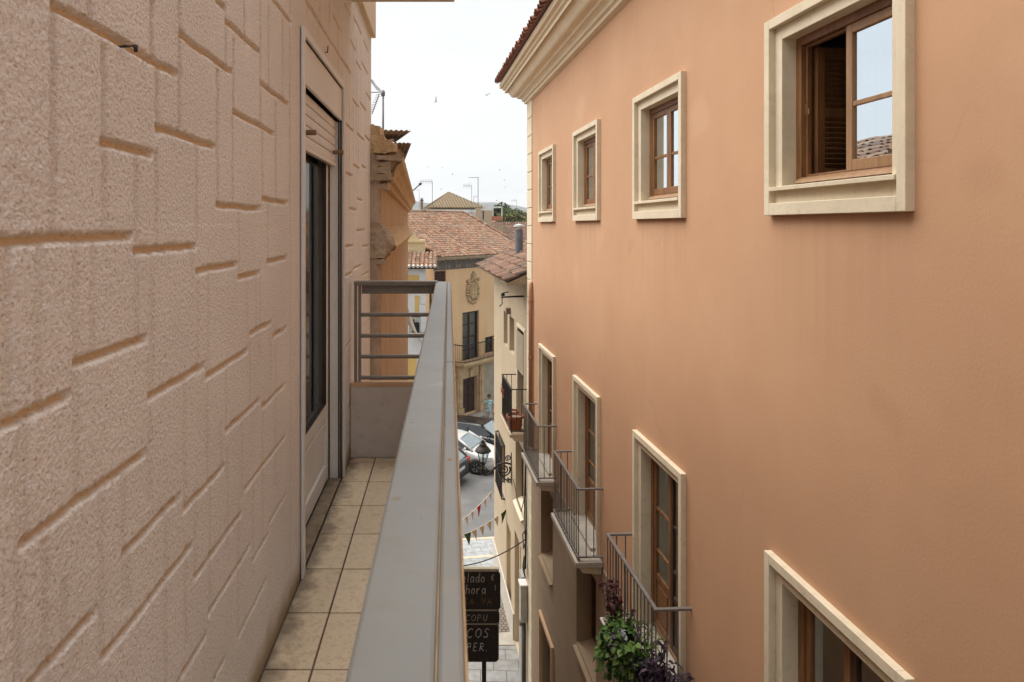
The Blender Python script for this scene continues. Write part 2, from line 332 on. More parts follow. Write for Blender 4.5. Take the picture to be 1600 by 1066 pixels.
# ================================================================ SETTING
def sheet(name, pts, m, z):
    mb = MB(); mb.poly([(x, y, z) for x, y in pts]); return tag(mb.build(name, m), kind='structure')
M['earth'] = mat('dusty_ground', (.26,.22,.17), (.19,.165,.125), .95, .02)
M['pavers'] = None
def paver_mat(name, c1, c2, mortar, sx, sy, rot=0.0, msize=.012, bump=.4):
    m = bpy.data.materials.new(name); m.use_nodes = True
    t = m.node_tree; l = t.links.new; b = t.nodes['Principled BSDF']; b.inputs['Roughness'].default_value = .8
    co = N(t, 'ShaderNodeTexCoord'); mp = N(t, 'ShaderNodeMapping'); mp.inputs['Rotation'].default_value = (0,0,rot); l(co.outputs['Object'], mp.inputs[0])
    br = N(t, 'ShaderNodeTexBrick'); br.inputs['Color1'].default_value = (*c1,1); br.inputs['Color2'].default_value = (*c2,1); br.inputs['Mortar'].default_value = (*mortar,1)
    br.inputs['Scale'].default_value = 1; br.inputs['Brick Width'].default_value = sx; br.inputs['Row Height'].default_value = sy; br.inputs['Mortar Size'].default_value = msize; br.offset = .5
    l(mp.outputs[0], br.inputs['Vector'])
    nz = N(t, 'ShaderNodeTexNoise'); nz.inputs['Scale'].default_value = 6; nz.inputs['Detail'].default_value = 8; l(co.outputs['Object'], nz.inputs['Vector'])
    rr = N(t, 'ShaderNodeValToRGB'); rr.color_ramp.elements[0].position = .3; rr.color_ramp.elements[1].position = .7; rr.color_ramp.elements[0].color = (.72,.72,.72,1); rr.color_ramp.elements[1].color = (1.1,1.1,1.1,1)
    l(nz.outputs['Fac'], rr.inputs[0])
    mx = N(t, 'ShaderNodeMix', data_type='RGBA', blend_type='MULTIPLY'); mx.inputs[0].default_value = 1
    l(br.outputs['Color'], mx.inputs[6]); l(rr.outputs[0], mx.inputs[7]); l(mx.outputs[2], b.inputs['Base Color'])
    bp = N(t, 'ShaderNodeBump'); bp.inputs['Strength'].default_value = bump; bp.inputs['Distance'].default_value = .01; bp.invert = True
    l(br.outputs['Fac'], bp.inputs['Height']); l(bp.outputs[0], b.inputs['Normal'])
    return m
M['pavers'] = paver_mat('grey_pavers', (.27,.27,.265), (.23,.23,.225), (.12,.11,.10), .6, .4, R(3))
M['cross_pavers'] = paver_mat('blue_grey_setts', (.30,.32,.335), (.25,.27,.285), (.2,.17,.13), .5, .28, R(-12))
M['cobbles'] = paver_mat('brown_cobbles', (.25,.21,.165), (.18,.15,.12), (.09,.075,.06), .11, .11, R(3), .02, .8)
sheet('ground', [(-2400,-200),(2400,-200),(2400,2600),(-2400,2600)], M['earth'], -0.03)
sheet('road', [(-30,-8),(30,-8),(30,70),(-30,70)], M['asphalt'], 0)
SL = 0.0515
def street_x(z): return 2.63-SL*z
sheet('cobble_strip', [(-1.6,16.95),(1.9,16.95),(1.75,20.6),(-1.6,20.2)], M['cobbles'], 0.004)
sheet('paved_crossing', [(-4,19.8),(4,20.9),(4,23.4),(-4,22.2)], M['cross_pavers'], 0.008)
kb = MB()
for dz in (0.0, 1.15, 2.4): kb.hexa([(-4,19.72+dz,0),(4,20.82+dz,0),(4,20.97+dz,0),(-4,19.87+dz,0),(-4,19.72+dz,.015),(4,20.82+dz,.015),(4,20.97+dz,.015),(-4,19.87+dz,.015)])
tag(kb.build('crossing_edging', mat('tan_edging', (.47,.40,.30), (.38,.32,.24), .85, 3)), kind='structure')
pv = MB()
a = [(-1.6,-5),(street_x(-5),-5),(street_x(16.9),16.9),(-1.6,16.9)]
pv.hexa([(x,y,.001) for x,y in a]+[(x,y,.11) for x,y in a]); tag(pv.build('pavement', M['pavers']), kind='structure')
kb = MB(); a = [(.75,16.95),(street_x(17),16.95),(street_x(17.5),17.5),(.75,17.4)]
kb.hexa([(x,y,.001) for x,y in a]+[(x,y,.10) for x,y in a]); tag(kb.build('kerb', M['kerb'], bevel=.01), kind='structure')

# ================================================================ OUR BUILDING (left): roughcast wall and balcony
D = 0.575; FLOOR = -1.40
own = empty('apartment_building', (-D, 0, 0), label='roughcast pinkish apartment building with grooved wall, narrow tiled balcony and white glazed door', cat='building')
def wz(px): return D*F/(CX-px)
def hl(x0, y0, x1, y1):        # a horizontal groove from the photo -> (z0, z1, h)
    z0, z1 = wz(x0), wz(x1); h0, h1 = (CY-y0)*z0/F, (CY-y1)*z1/F
    return (z0, z1, (h0+h1)/2)
G = [(80,12,277,115),(280,57,363,112),(353,36,407,82),(407,131,451,164),(156,225,238,241),(243,200,336,230),(364,178,428,207),(-40,379,206,370),
(208,392,305,386),(338,323,407,326),(410,313,450,317),(306,424,370,413),(372,434,406,427),(417,410,448,404),(337,0,353,13),(418,0,455,27),(474,0,497,24),
(-40,690,109,614),(116,569,228,529),(232,619,318,574),(321,589,386,550),(391,521,424,505),(426,525,447,515),(32,851,228,707),(193,858,281,779),(287,792,349,734),
(353,671,406,627),(409,635,445,604),(382,763,445,686),(40,1074,151,956),(159,1028,301,853),(305,901,377,803),(421,813,446,777),(394,876,418,840),(325,956,390,858),
(270,1075,322,999),(328,1074,351,1031),(372,988,416,914),(477,3,548,115),(520,24,534,51),(536,3,547,22),
(552,28,565,52),(568,67,576,79),(547,65,556,77),(557,98,564,108),(565,100,575,115),(538,98,547,112),(551,155,561,169),(563,162,572,173),(572,146,579,157),(540,194,552,205),
(558,208,569,221),(570,211,578,222),(552,259,562,263),(565,260,572,263),(540,272,551,274),(546,327,557,328),(558,312,566,313),(557,360,570,360),(539,386,552,384),(566,386,576,384),
(552,419,564,416),(539,431,550,427),(565,431,576,425),(538,545,548,534),(568,511,578,499),(560,545,566,538),(541,640,548,628),(541,672,547,662),(556,620,566,605)]
HG = [hl(*g) for g in G]
def vl(px, y0, y1):
    z = wz(px); return (z, (CY-y0)*z/F, (CY-y1)*z/F)     # z, top, bottom
V = [(83,8,376),(162,70,372),(140,-40,30),(237,0,98),(246,105,212),(244,235,386),(281,-20,208),(307,224,388),(212,238,392),(340,108,324),(353,-10,112),(365,60,184),(364,184,324),(407,-10,134),
(407,134,205),(410,205,330),(382,-10,72),(420,10,142),(442,30,160),(431,160,314),(453,0,900),(373,326,430),(418,318,410),(118,376,570),(145,380,555),(213,392,540),(237,390,620),(308,424,588),(325,415,588),
(37,650,850),(118,565,785),(28,690,1080),(158,745,1030),(193,725,960),(233,560,790),(288,590,800),(308,420,576),(323,560,762),(258,790,1080),(304,770,905),(327,760,960),(355,700,860),(353,565,672),
(390,520,640),(386,428,552),(422,500,628),(410,626,845),(395,760,900),(430,510,760),(406,408,560),(70,840,1080),(100,905,1000),(290,850,1010),(372,760,990),(378,660,780),(345,660,740),(200,860,950),
(10,378,660),(60,376,640),(300,388,450),(400,430,530),
(552,28,700),(557,60,330),(564,30,420),(570,60,500),(576,70,430),(546,110,640),(560,160,420),(541,110,280),(540,270,700),(480,-10,30),(500,0,45),(515,-5,70),(528,10,110)]
VG = [vl(*v) for v in V]
rr = random.Random(3)
for i in range(14):                  # the part of the wall behind the camera goes on the same way
    zz = rr.uniform(-1.2, .72); HG.append((zz, zz+rr.uniform(.15,.3), rr.uniform(-1.3, 1.2))); VG.append((rr.uniform(-1.2,.72),)+tuple(sorted((rr.uniform(-1.3,1.3), rr.uniform(-1.3,1.3)), reverse=True)))
DZ0, DZ1, DH1 = wz(470.5), wz(533.5), 0.795      # door opening along the wall
WALL_END = D*F/(CX-580)
zs = [-1.5]
while zs[-1] < .7: zs.append(zs[-1]+.03)
while zs[-1] < WALL_END: zs.append(zs[-1]+zs[-1]*.0036)
zs = np.array(zs); zs[-1] = WALL_END
for dz in (DZ0, DZ1): zs[np.argmin(abs(zs-dz))] = dz
hs = np.concatenate([np.arange(FLOOR-.02, 1.95, .0042), np.arange(1.95, 3.11, .05)])
hs[np.argmin(abs(hs-DH1))] = DH1
def vnoise(zz, hh, sz, sh, seed):
    g = np.random.default_rng(seed).random((257, 257))
    a = (zz/sz) % 256; b = (hh/sh) % 256
    i = a.astype(int); j = b.astype(int); fa = a-i; fb = b-j; fa = fa*fa*(3-2*fa); fb = fb*fb*(3-2*fb)
    return g[i,j]*(1-fa)*(1-fb)+g[i+1,j]*fa*(1-fb)+g[i,j+1]*(1-fa)*fb+g[i+1,j+1]*fa*fb
ZZ, HH = np.meshgrid(zs, hs, indexing='ij')
fin = np.clip(1.6-ZZ, 0, 1)
rough = (vnoise(ZZ, HH, .010, .010, 1)*.0020+vnoise(ZZ, HH, .023, .023, 2)*.0008)*fin+vnoise(ZZ, HH, .30, .40, 3)*.001
wob_h = (vnoise(ZZ, HH, .06, .5, 4)-.5)*.004+(vnoise(ZZ, HH, .011, .5, 8)-.5)*.004; wob_z = (vnoise(ZZ, HH, .5, .03, 5)-.5)*.006
gv = np.zeros_like(ZZ); gh = np.zeros_like(ZZ)
def sm(x): x = np.clip(x, 0, 1); return x*x*(3-2*x)
for z, t, bt in VG:
    i0, i1 = np.searchsorted(zs, (z-.03, z+.03)); j0, j1 = np.searchsorted(hs, (bt-.02, t+.02))
    q = np.s_[i0:i1, j0:j1]
    d = abs(ZZ[q]+wob_z[q]-z); e = np.minimum(t-HH[q], HH[q]-bt)
    gv[q] = np.maximum(gv[q], sm((.0115-d)/.0025)*sm(e/.008+.5))
for z0, z1, h in HG:
    i0, i1 = np.searchsorted(zs, (z0-.02, z1+.02)); j0, j1 = np.searchsorted(hs, (h-.03, h+.03))
    q = np.s_[i0:i1, j0:j1]
    d = HH[q]+wob_h[q]-h; e = np.minimum(ZZ[q]-z0, z1-ZZ[q])
    prof = np.where(d > 0, sm((.0095-d)/.0028), sm((.0095+d)/.010))       # crisp upper edge, sloping lower edge
    gh[q] = np.maximum(gh[q], prof*sm(e/.008+.5))
disp = rough*(1-.75*np.maximum(gv, gh))-gv*(.0011+.0019*sm((HH+.15)/.5))-gh*.015
disp[:, 0] = 0
nzv, nhv = len(zs), len(hs)
verts = np.stack([disp, ZZ, HH+CZ], -1).reshape(-1, 3)
ii, jj = np.meshgrid(np.arange(nzv-1), np.arange(nhv-1), indexing='ij')
zc = (zs[:-1]+zs[1:])/2; hc = (hs[:-1]+hs[1:])/2
keepf = ~(((zc > DZ0) & (zc < DZ1))[:, None] & (hc < DH1)[None, :])
a = (ii*nhv+jj)[keepf]
faces = np.stack([a, a+nhv, a+nhv+1, a+1], -1)
me = bpy.data.meshes.new('outer_wall')
me.vertices.add(len(verts)); me.vertices.foreach_set('co', verts.astype(np.float32).ravel())
me.loops.add(faces.size); me.loops.foreach_set('vertex_index', faces.astype(np.int32).ravel())
me.polygons.add(len(faces)); me.polygons.foreach_set('loop_start', np.arange(0, faces.size, 4, dtype=np.int32)); me.polygons.foreach_set('loop_total', np.full(len(faces), 4, np.int32))
me.polygons.foreach_set('use_smooth', [True]*len(faces))
at = me.attributes.new('groove', 'FLOAT', 'POINT'); at.data.foreach_set('value', np.maximum(gh, gv*.02).astype(np.float32).ravel())
at = me.attributes.new('joint', 'FLOAT', 'POINT'); at.data.foreach_set('value', (gv*(1-gh)*(.35+.65*sm((HH+.15)/.5))).astype(np.float32).ravel())
me.update(); me.validate()
def roughcast():
    m = bpy.data.materials.new('pinkish_roughcast'); m.use_nodes = True
    t = m.node_tree; l = t.links.new; b = t.nodes['Principled BSDF']; b.inputs['Roughness'].default_value = .85; b.inputs['Specular IOR Level'].default_value = .25
    co = N(t, 'ShaderNodeTexCoord')
    n1 = N(t, 'ShaderNodeTexNoise'); n1.inputs['Scale'].default_value = 2.2; n1.inputs['Detail'].default_value = 8; n1.inputs['Roughness'].default_value = .6; l(co.outputs['Object'], n1.inputs['Vector'])
    r1 = N(t, 'ShaderNodeValToRGB'); r1.color_ramp.elements[0].position = .3; r1.color_ramp.elements[1].position = .7
    r1.color_ramp.elements[0].color = (.74,.72,.705,1); r1.color_ramp.elements[1].color = (.83,.815,.80,1); l(n1.outputs['Fac'], r1.inputs[0])
    g = N(t, 'ShaderNodeAttribute', attribute_name='groove')
    mx = N(t, 'ShaderNodeMix', data_type='RGBA'); mx.inputs[7].default_value = (.72,.60,.44,1); l(g.outputs['Fac'], mx.inputs[0]); l(r1.outputs[0], mx.inputs[6])
    jt = N(t, 'ShaderNodeAttribute', attribute_name='joint'); mj = N(t, 'ShaderNodeMix', data_type='RGBA'); mj.inputs[7].default_value = (.62,.575,.54,1)
    jm = N(t, 'ShaderNodeMath', operation='MULTIPLY'); jm.inputs[1].default_value = .75; l(jt.outputs['Fac'], jm.inputs[0]); l(jm.outputs[0], mj.inputs[0]); l(mx.outputs[2], mj.inputs[6]); mx = mj
    # tan splash stain along the foot of the wall
    sp = N(t, 'ShaderNodeSeparateXYZ'); l(co.outputs['Object'], sp.inputs[0])
    n2 = N(t, 'ShaderNodeTexNoise'); n2.inputs['Scale'].default_value = 7; n2.inputs['Detail'].default_value = 6; l(co.outputs['Object'], n2.inputs['Vector'])
    ad = N(t, 'ShaderNodeMath', operation='MULTIPLY_ADD'); ad.inputs[1].default_value = .16; l(n2.outputs['Fac'], ad.inputs[0]); l(sp.outputs['Z'], ad.inputs[2])
    mr = N(t, 'ShaderNodeMapRange'); mr.inputs['From Min'].default_value = CZ+FLOOR+.10; mr.inputs['From Max'].default_value = CZ+FLOOR+.20; mr.inputs['To Min'].default_value = .85; mr.inputs['To Max'].default_value = 0
    l(ad.outputs[0], mr.inputs['Value'])
    mx2 = N(t, 'ShaderNodeMix', data_type='RGBA'); mx2.inputs[7].default_value = (.40,.29,.17,1); l(mr.outputs[0], mx2.inputs[0]); l(mx.outputs[2], mx2.inputs[6])
    # dark specks in the pits
    n4 = N(t, 'ShaderNodeTexNoise'); n4.inputs['Scale'].default_value = 130; n4.inputs['Detail'].default_value = 3; l(co.outputs['Object'], n4.inputs['Vector'])
    r4 = N(t, 'ShaderNodeValToRGB'); r4.color_ramp.elements[0].position = .30; r4.color_ramp.elements[1].position = .44; r4.color_ramp.elements[0].color = (.55,.55,.55,1); r4.color_ramp.elements[1].color = (0,0,0,1); l(n4.outputs['Fac'], r4.inputs[0])
    mx3 = N(t, 'ShaderNodeMix', data_type='RGBA'); mx3.inputs[7].default_value = (.34,.26,.20,1); l(r4.outputs[0], mx3.inputs[0]); l(mx2.outputs[2], mx3.inputs[6]); l(mx3.outputs[2], b.inputs['Base Color'])
    n3 = N(t, 'ShaderNodeTexNoise'); n3.inputs['Scale'].default_value = 125; n3.inputs['Detail'].default_value = 4; n3.inputs['Roughness'].default_value = .6; l(co.outputs['Object'], n3.inputs['Vector'])
    iv = N(t, 'ShaderNodeMath', operation='MULTIPLY_ADD'); iv.inputs[1].default_value = -.4; iv.inputs[2].default_value = .55; l(g.outputs['Fac'], iv.inputs[0])
    bp = N(t, 'ShaderNodeBump'); bp.inputs['Distance'].default_value = .016; l(iv.outputs[0], bp.inputs['Strength']); l(n3.outputs['Fac'], bp.inputs['Height']); l(bp.outputs[0], b.inputs['Normal'])
    return m
M['roughcast'] = roughcast(); me.materials.append(M['roughcast'])
ow = bpy.data.objects.new('outer_wall', me); COL.objects.link(ow); ow.parent = own
mb = MB()      # the body of the house behind the wall, its end and its flat roof
TOP = H(3.1)  # unseen roof height, set to shade the lower wall opposite
mb.quad((-.002,WALL_END,0),(-.002,WALL_END,TOP),(-6,WALL_END,TOP),(-6,WALL_END,0)); mb.quad((-6,-6,0),(-6,-6,TOP),(-6,WALL_END,TOP),(-6,WALL_END,0))
mb.quad((0,-6,0),(0,-6,TOP),(-6,-6,TOP),(-6,-6,0)); mb.quad((0,-6,TOP),(0,WALL_END,TOP),(-6,WALL_END,TOP),(-6,-6,TOP))
mb.quad((0,-6,0),(0,-6,TOP),(0,-1.5,TOP),(0,-1.5,0)); mb.quad((0,-1.5,0),(0,-1.5,H(FLOOR-.02)),(0,WALL_END,H(FLOOR-.02)),(0,WALL_END,0))
mb.build('house_body', M['end_render'], own)
# smooth cream fascia band at the floor line above
mb = MB(); mb.box(-.02,.035, 4.215, WALL_END+.02, H(1.47), H(3.15)); mb.box(-.02,.035,-1.5,4.21,H(1.56),H(3.15)); mb.build('fascia_band', M['cream_trim'], own, bevel=.004)
# balcony above: slab with its near part left off so skylight reaches the wall
mb = MB(); mb.box(.004, D+.06, 2.5, 4.20, H(1.375), H(1.53)); mb.build('upper_balcony', M['cream_trim'], own, bevel=.006)
# wall hook
mb = MB(); px, pz = 0, D*F/(CX-190)
hk = H((CY-73)*pz/F)
mb.tube([(-.01,pz,hk),(.012,pz,hk),(.016,pz+.006,hk+.004),(.016,pz+.02,hk+.002)], .0022, 6); mb.tube([(.012,pz-.016,hk-.003),(.013,pz-.004,hk)], .003, 6)
mb.tube([(.016,pz+.02,hk-.004),(.016,pz+.021,hk+.008)],.0035,6); mb.build('wall_hook', M['black_iron'], own, smooth=True)
pz = wz(508); hk = H((CY-82)*pz/F); mb = MB(); mb.tube([(-.01,pz,hk),(.012,pz,hk),(.014,pz,hk+.03)], .003, 6); mb.build('wall_hook', M['black_iron'], own, smooth=True)

# ---- balcony floor: real tiles with joints
fl = MB()
TS = D*0+0.316; zj0 = 4.12-.07
rr = random.Random(5)
tiles = MB()
for i in range(-1, 2):
    xa = -.418+D+i*TS; xb = xa+TS
    xa, xb = max(xa, .004), min(xb, D+.035)
    k = 0; zt = zj0+TS
    while zt > -1.5:
        z1, z0 = zt, zt-TS
        tiles.box(xa+.0034, xb-.0034, max(z0,-1.5)+.0034, min(z1,4.118)-.0034, H(FLOOR-.012), H(FLOOR)+rr.uniform(0,.0012), rr.random()); zt -= TS
def floor_mat():
    m = tint_mat('beige_floor_tiles', [(.68,.56,.40),(.73,.60,.43),(.77,.64,.46)], .5, .12, 120)
    t = m.node_tree; l = t.links.new; b = t.nodes['Principled BSDF']; b.inputs['Specular IOR Level'].default_value = .35
    src = b.inputs['Base Color'].links[0].from_socket
    co = N(t, 'ShaderNodeTexCoord')
    n = N(t, 'ShaderNodeTexNoise'); n.inputs['Scale'].default_value = 55; n.inputs['Detail'].default_value = 8; n.inputs['Roughness'].default_value = .75; l(co.outputs['Object'], n.inputs['Vector'])
    r = N(t, 'ShaderNodeValToRGB'); r.color_ramp.elements[0].position = .50; r.color_ramp.elements[1].position = .78; r.color_ramp.elements[0].color = (0,0,0,1); r.color_ramp.elements[1].color = (.75,.75,.75,1); l(n.outputs['Fac'], r.inputs[0])
    mx = N(t, 'ShaderNodeMix', data_type='RGBA'); mx.inputs[7].default_value = (.24,.165,.10,1); l(r.outputs[0], mx.inputs[0]); l(src, mx.inputs[6])
    # dirt that gathers along the wall
    sp = N(t, 'ShaderNodeSeparateXYZ'); l(co.outputs['Object'], sp.inputs[0])
    n2 = N(t, 'ShaderNodeTexNoise'); n2.inputs['Scale'].default_value = 16; n2.inputs['Detail'].default_value = 7; l(co.outputs['Object'], n2.inputs['Vector'])
    ad = N(t, 'ShaderNodeMath', operation='MULTIPLY_ADD'); ad.inputs[1].default_value = -.17; l(n2.outputs['Fac'], ad.inputs[0]); l(sp.outputs['X'], ad.inputs[2])
    mr = N(t, 'ShaderNodeMapRange'); mr.inputs['From Min'].default_value = -.07; mr.inputs['From Max'].default_value = .0; mr.inputs['To Min'].default_value = .72; mr.inputs['To Max'].default_value = 0; l(ad.outputs[0], mr.inputs['Value'])
    mx2 = N(t, 'ShaderNodeMix', data_type='RGBA'); mx2.inputs[7].default_value = (.11,.08,.055,1); l(mr.outputs[0], mx2.inputs[0]); l(mx.outputs[2], mx2.inputs[6]); l(mx2.outputs[2], b.inputs['Base Color'])
    return m
M['floor_tiles'] = floor_mat()
add_spots(M['floor_tiles'], 16, .06, (.10,.075,.05), .8, 2.2); add_spots(M['floor_tiles'], 5, .16, (.42,.33,.22), .4, 6.1)
tiles.build('floor_tiles', M['floor_tiles'], own, bevel=.0015)
mb = MB(); mb.box(.003, D+.04, -1.5, 4.19, H(FLOOR-.17), H(FLOOR-.004)); mb.build('balcony_slab', mat('dark_grout', (.17,.125,.085), (.11,.08,.055), .95, 9), own)
# end panel of the balcony: rendered upstand, tan ledge, horizontal bar railing
mb = MB(); mb.box(.004, D+.03, 4.12, 4.20, H(FLOOR-.003), H(-.975)); mb.build('end_upstand', M['end_render'], own, bevel=.006)
mb = MB(); mb.box(.004, D+.03, 4.125, 4.195, H(-.9745), H(-.949)); mb.build('end_ledge', mat('tan_ledge', (.58,.40,.26), (.50,.33,.2), .85, 5), own, bevel=.003)
def X_(px, z=4.14): return D+(px-CX)*z/F
def H_(py, z=4.14): return H((CY-py)*z/F)
er = MB()
er.box(X_(553.5),X_(557.5), 4.13,4.165, H_(599),H_(447)); er.box(X_(559.8),X_(564), 4.13,4.165, H_(596),H_(447)); er.box(X_(671),X_(674.5), 4.13,4.15, H_(596),H_(446))
er.box(X_(553.5),X_(684), 4.11,4.175, H_(446),H_(439)); er.box(X_(565),X_(680), 4.150,4.160, H_(459.5),H_(446.5))
er.build('end_railing', M['rail_dark'], own, bevel=.003)
for y in (492, 525, 557.5, 590.5):
    b = MB(); b.tube([(X_(564),4.147,H_(y)),(X_(692),4.147,H_(y))], .0125, 12); b.build('railing_bar', M['rail_dark'], own, smooth=False)
# front parapet: bars below a broad painted cap
def cap(x0, x1, zt, zb, name, m, z0=-1.5, z1=4.18, bev=.004):
    b = MB(); s0, s1 = .0056*z0, .0056*z1
    b.hexa([(D+x0+s0,z0,H(zb)),(D+x1+s0,z0,H(zb)),(D+x1+s1,z1,H(zb)),(D+x0+s1,z1,H(zb)),(D+x0+s0,z0,H(zt)),(D+x1+s0,z0,H(zt)),(D+x1+s1,z1,H(zt)),(D+x0+s1,z1,H(zt))])
    return b.build(name, m, own, bevel=bev)
cap(-.078, -.0105, -.341, -.396, 'handrail', M['rail_paint']); cap(-.0090, .0125, -.3425, -.397, 'handrail_strip', M['rail_strip'], z1=1.72); cap(-.0090, .0125, -.3420, -.397, 'handrail_strip', M['rail_strip'], z0=1.723)
cap(-.0106, -.0088, -.347, -.39, 'handrail_seam', M['rail_rust'], bev=0); cap(.0127, .0155, -.350, -.396, 'handrail_lip', M['rail_rust'], bev=.001)
for zc_, xo in ((1.0,.002),(2.55,.003)):
    b = MB(); b.lathe([(0,.0012),(.0028,.0008),(.0034,0)], 10, (D+xo+.0056*zc_, zc_, H(-.3422))); b.build('screw_head', M['rail_rust'], own, smooth=True)
mb = MB(); mb.box(D-.045,D+.005,-1.5,4.125,H(FLOOR-.16),H(-.976)); mb.build('front_upstand', M['end_render'], own)
for y in (-.905,-.78,-.655,-.535): 
    b = MB(); b.tube([(D-.02,-1.5,H(y)),(D+.002,4.13,H(y))], .0125, 10); b.build('railing_bar', M['rail_dark'], own, smooth=False)
# ---- roller shutter box, shutter, door
def wy(px): return D*F/(CX-px)
mb = MB(); mb.ring(DZ0-.03, DZ1+.03, H(FLOOR), H(.795), .034, .0, .012, wb=0); fr = mb.build('door_trim', M['cream_pvc'], own, bevel=.003)
fr.rotation_euler = (0,0,R(90)); 
# (trim was built in an x-z frame: turn it so x runs along the street and y points into the wall)
fr.location = (.006,0,0)
for v in fr.data.vertices: v.co.y = -v.co.y
mb = MB(); mb.box(-.012,.004, DZ0+.006, DZ1-.006, H(.583), H(.757)); mb.build('shutter_box', M['cream_pvc'], own, bevel=.004)
sh = empty('roller_shutter', (0,0,0), parent=own)
zt = .580
for k in range(5):
    b = MB(); h1 = zt-k*.047
    prof = [(-.042,h1-.0465),(-.030,h1-.044),(-.027,h1-.030),(-.027,h1-.012),(-.030,h1-.003),(-.042,h1-.0005)]
    b.loft([[(x, z, H(h)) for x, h in prof] for z in (DZ0+.05, DZ1-.05)]); b.build('shutter_slat', M['cream_pvc'], sh, smooth=False, bevel=.002)
b = MB(); b.box(-.046,-.022,DZ0+.05,DZ1-.05,H(zt-.255),H(zt-.236)); b.build('shutter_slat', M['cream_pvc'], sh, bevel=.003)
for z in (DZ0+.16, DZ1-.13):
    b = MB(); b.tube([(-.026,z,H(.395)),(.03,z,H(.395))], .0115, 12); b.build('shutter_stop', M['brown_rubber'], sh, bevel=.002)
mb = MB(); mb.box(-.055,-.010,DZ0+.004,DZ0+.045,H(FLOOR),H(.575)); mb.box(-.060,-.006,DZ1-.034,DZ1-.004,H(FLOOR),H(.575)); mb.build('guide_rails', M['white_alu'], own, bevel=.003)
mb = MB(); mb.box(-.0135,-.0045,DZ1-.0375,DZ1-.0345,H(FLOOR),H(.575)); mb.box(-.062,-.048,DZ0+.046,DZ1-.038,H(.33),H(.575)); mb.build('guide_seal', M['dark_seal'], own)
door = empty('balcony_door', (-.066,0,0), parent=own)
lz0, lz1 = DZ0+.005, DZ1-.038
fz0 = lz0+.04; fz1 = lz1-.05
mb = MB(); mb.box(-.035,.0,lz0,fz0,H(FLOOR+.01),H(.56)); mb.box(-.035,0,fz1,lz1,H(FLOOR+.01),H(.56)); mb.build('door_frame', M['white_alu'], door, bevel=.003)
gz0, gz1 = fz0+.055, fz1-.055
mb = MB(); mb.box(-.040,.006,fz0+.001,gz0,H(FLOOR+.03),H(.55)); mb.box(-.040,.006,gz1,fz1-.001,H(FLOOR+.03),H(.55)); mb.box(-.040,.006,gz0,gz1,H(-1.02),H(-.955)); mb.box(-.040,.006,gz0,gz1,H(FLOOR+.03),H(FLOOR+.12)); mb.build('door_leaf', M['white_alu'], door, bevel=.003)
mb = MB(); mb.box(-.030,-.006,gz0+.0005,gz1-.0005,H(FLOOR+.1205),H(-1.0205)); mb.ring(gz0+.04,gz1-.04,H(FLOOR+.16),H(-1.06),.012,-.004,.0) if 0 else None
mb.box(-.008,-.001,gz0+.035,gz1-.035,H(FLOOR+.155),H(-1.055)); mb.build('door_panel', M['white_alu'], door, bevel=.002)
mb = MB(); mb.quad((-.015,gz0,H(-.954)),(-.015,gz1,H(-.954)),(-.015,gz1,H(.55)),(-.015,gz0,H(.55))); mb.build('glass_pane', glass_mat('door_glass', (.62,.62,.59), 1.5, .55), door)
mb = MB()
for x0,x1,a,b_ in ((-.014,.0065,gz0-.001,gz0+.006),(-.014,.0065,gz1-.006,gz1+.001)): mb.box(x0,x1,a,b_,H(-.9545),H(.55))
mb.box(-.014,.0065,gz0+.006,gz1-.006,H(-.9555),H(-.949)); mb.build('glazing_seal', M['dark_seal'], door)
mb = MB(); mb.box(-.064,.002,DZ0+.045,DZ1-.038,H(FLOOR+.001),H(FLOOR+.012)); mb.build('door_sill', mat('dirty_sill', (.30,.24,.17), (.16,.12,.08), .8, 12), own, bevel=.003)
mb = MB()
for h in (.93,-0.0): pass
for z,h in ((fz0+.025,-1.05),(fz0+.03,-1.31),(fz0+.03,-1.335)):
    mb = MB(); mb.lathe([(0,.004),(.005,.003),(.006,0)],10,(0,0,0)); mb.build('door_screw', M['dark_seal'], door, loc=(.006,z,H(h)), rot=(0,R(90),0))
mb = MB(); mb.box(-1.6,-.12,DZ0-.4,DZ1+.4,H(FLOOR),H(.9))     # the dim room behind the door with a pale curtain
for i in (0,): pass
rm = mb.build('room', M['room'], own)
rm.data.polygons.foreach_set('material_index', [0]*6)
# open the room towards the door
import bmesh
bm = bmesh.new(); bm.from_mesh(rm.data); bmesh.ops.delete(bm, geom=[f for f in bm.faces if f.calc_center_median().x > -.2], context='FACES'); bm.to_mesh(rm.data); bm.free()
mb = MB(); rows = []
for h in (FLOOR+.05, .55):
    rows.append([(-.16+.018*math.sin(k*.9), DZ0+.02+k*.012, H(h)) for k in range(85)])
mb.loft(rows); mb.build('curtain', mat('grey_curtain', (.36,.345,.315), (.30,.285,.26), .9, 4), own, smooth=True)
# ================================================================ OLD NEIGHBOUR with the broken cornice
NB0 = Vector((-.497, 5.30, 0)); NBA = math.atan2(1, -.0328)      # local x runs away along the street, local -y is the street side
old = empty('old_house', NB0, NBA, 'old ochre rendered house with a broken crumbling cornice and corrugated roof sheets', 'building')
NBL = 10.05
mb = MB(); 
mb.quad((0.0,0,0),(NBL,0,0),(NBL,0,H(.62)),(0.0,0,H(.62))); mb.quad((NBL,0,0),(NBL,5,0),(NBL,5,H(.7)),(NBL,0,H(.6))); mb.quad((0,4,0),(0,4,H(.6)),(0,.085,H(.6)),(0,.085,0))
mb.quad((0,0,H(.61)),(NBL,0,H(.61)),(NBL,5,H(.61)),(0,5,H(.61)))
mb.build('facade', M['old_orange'], old)
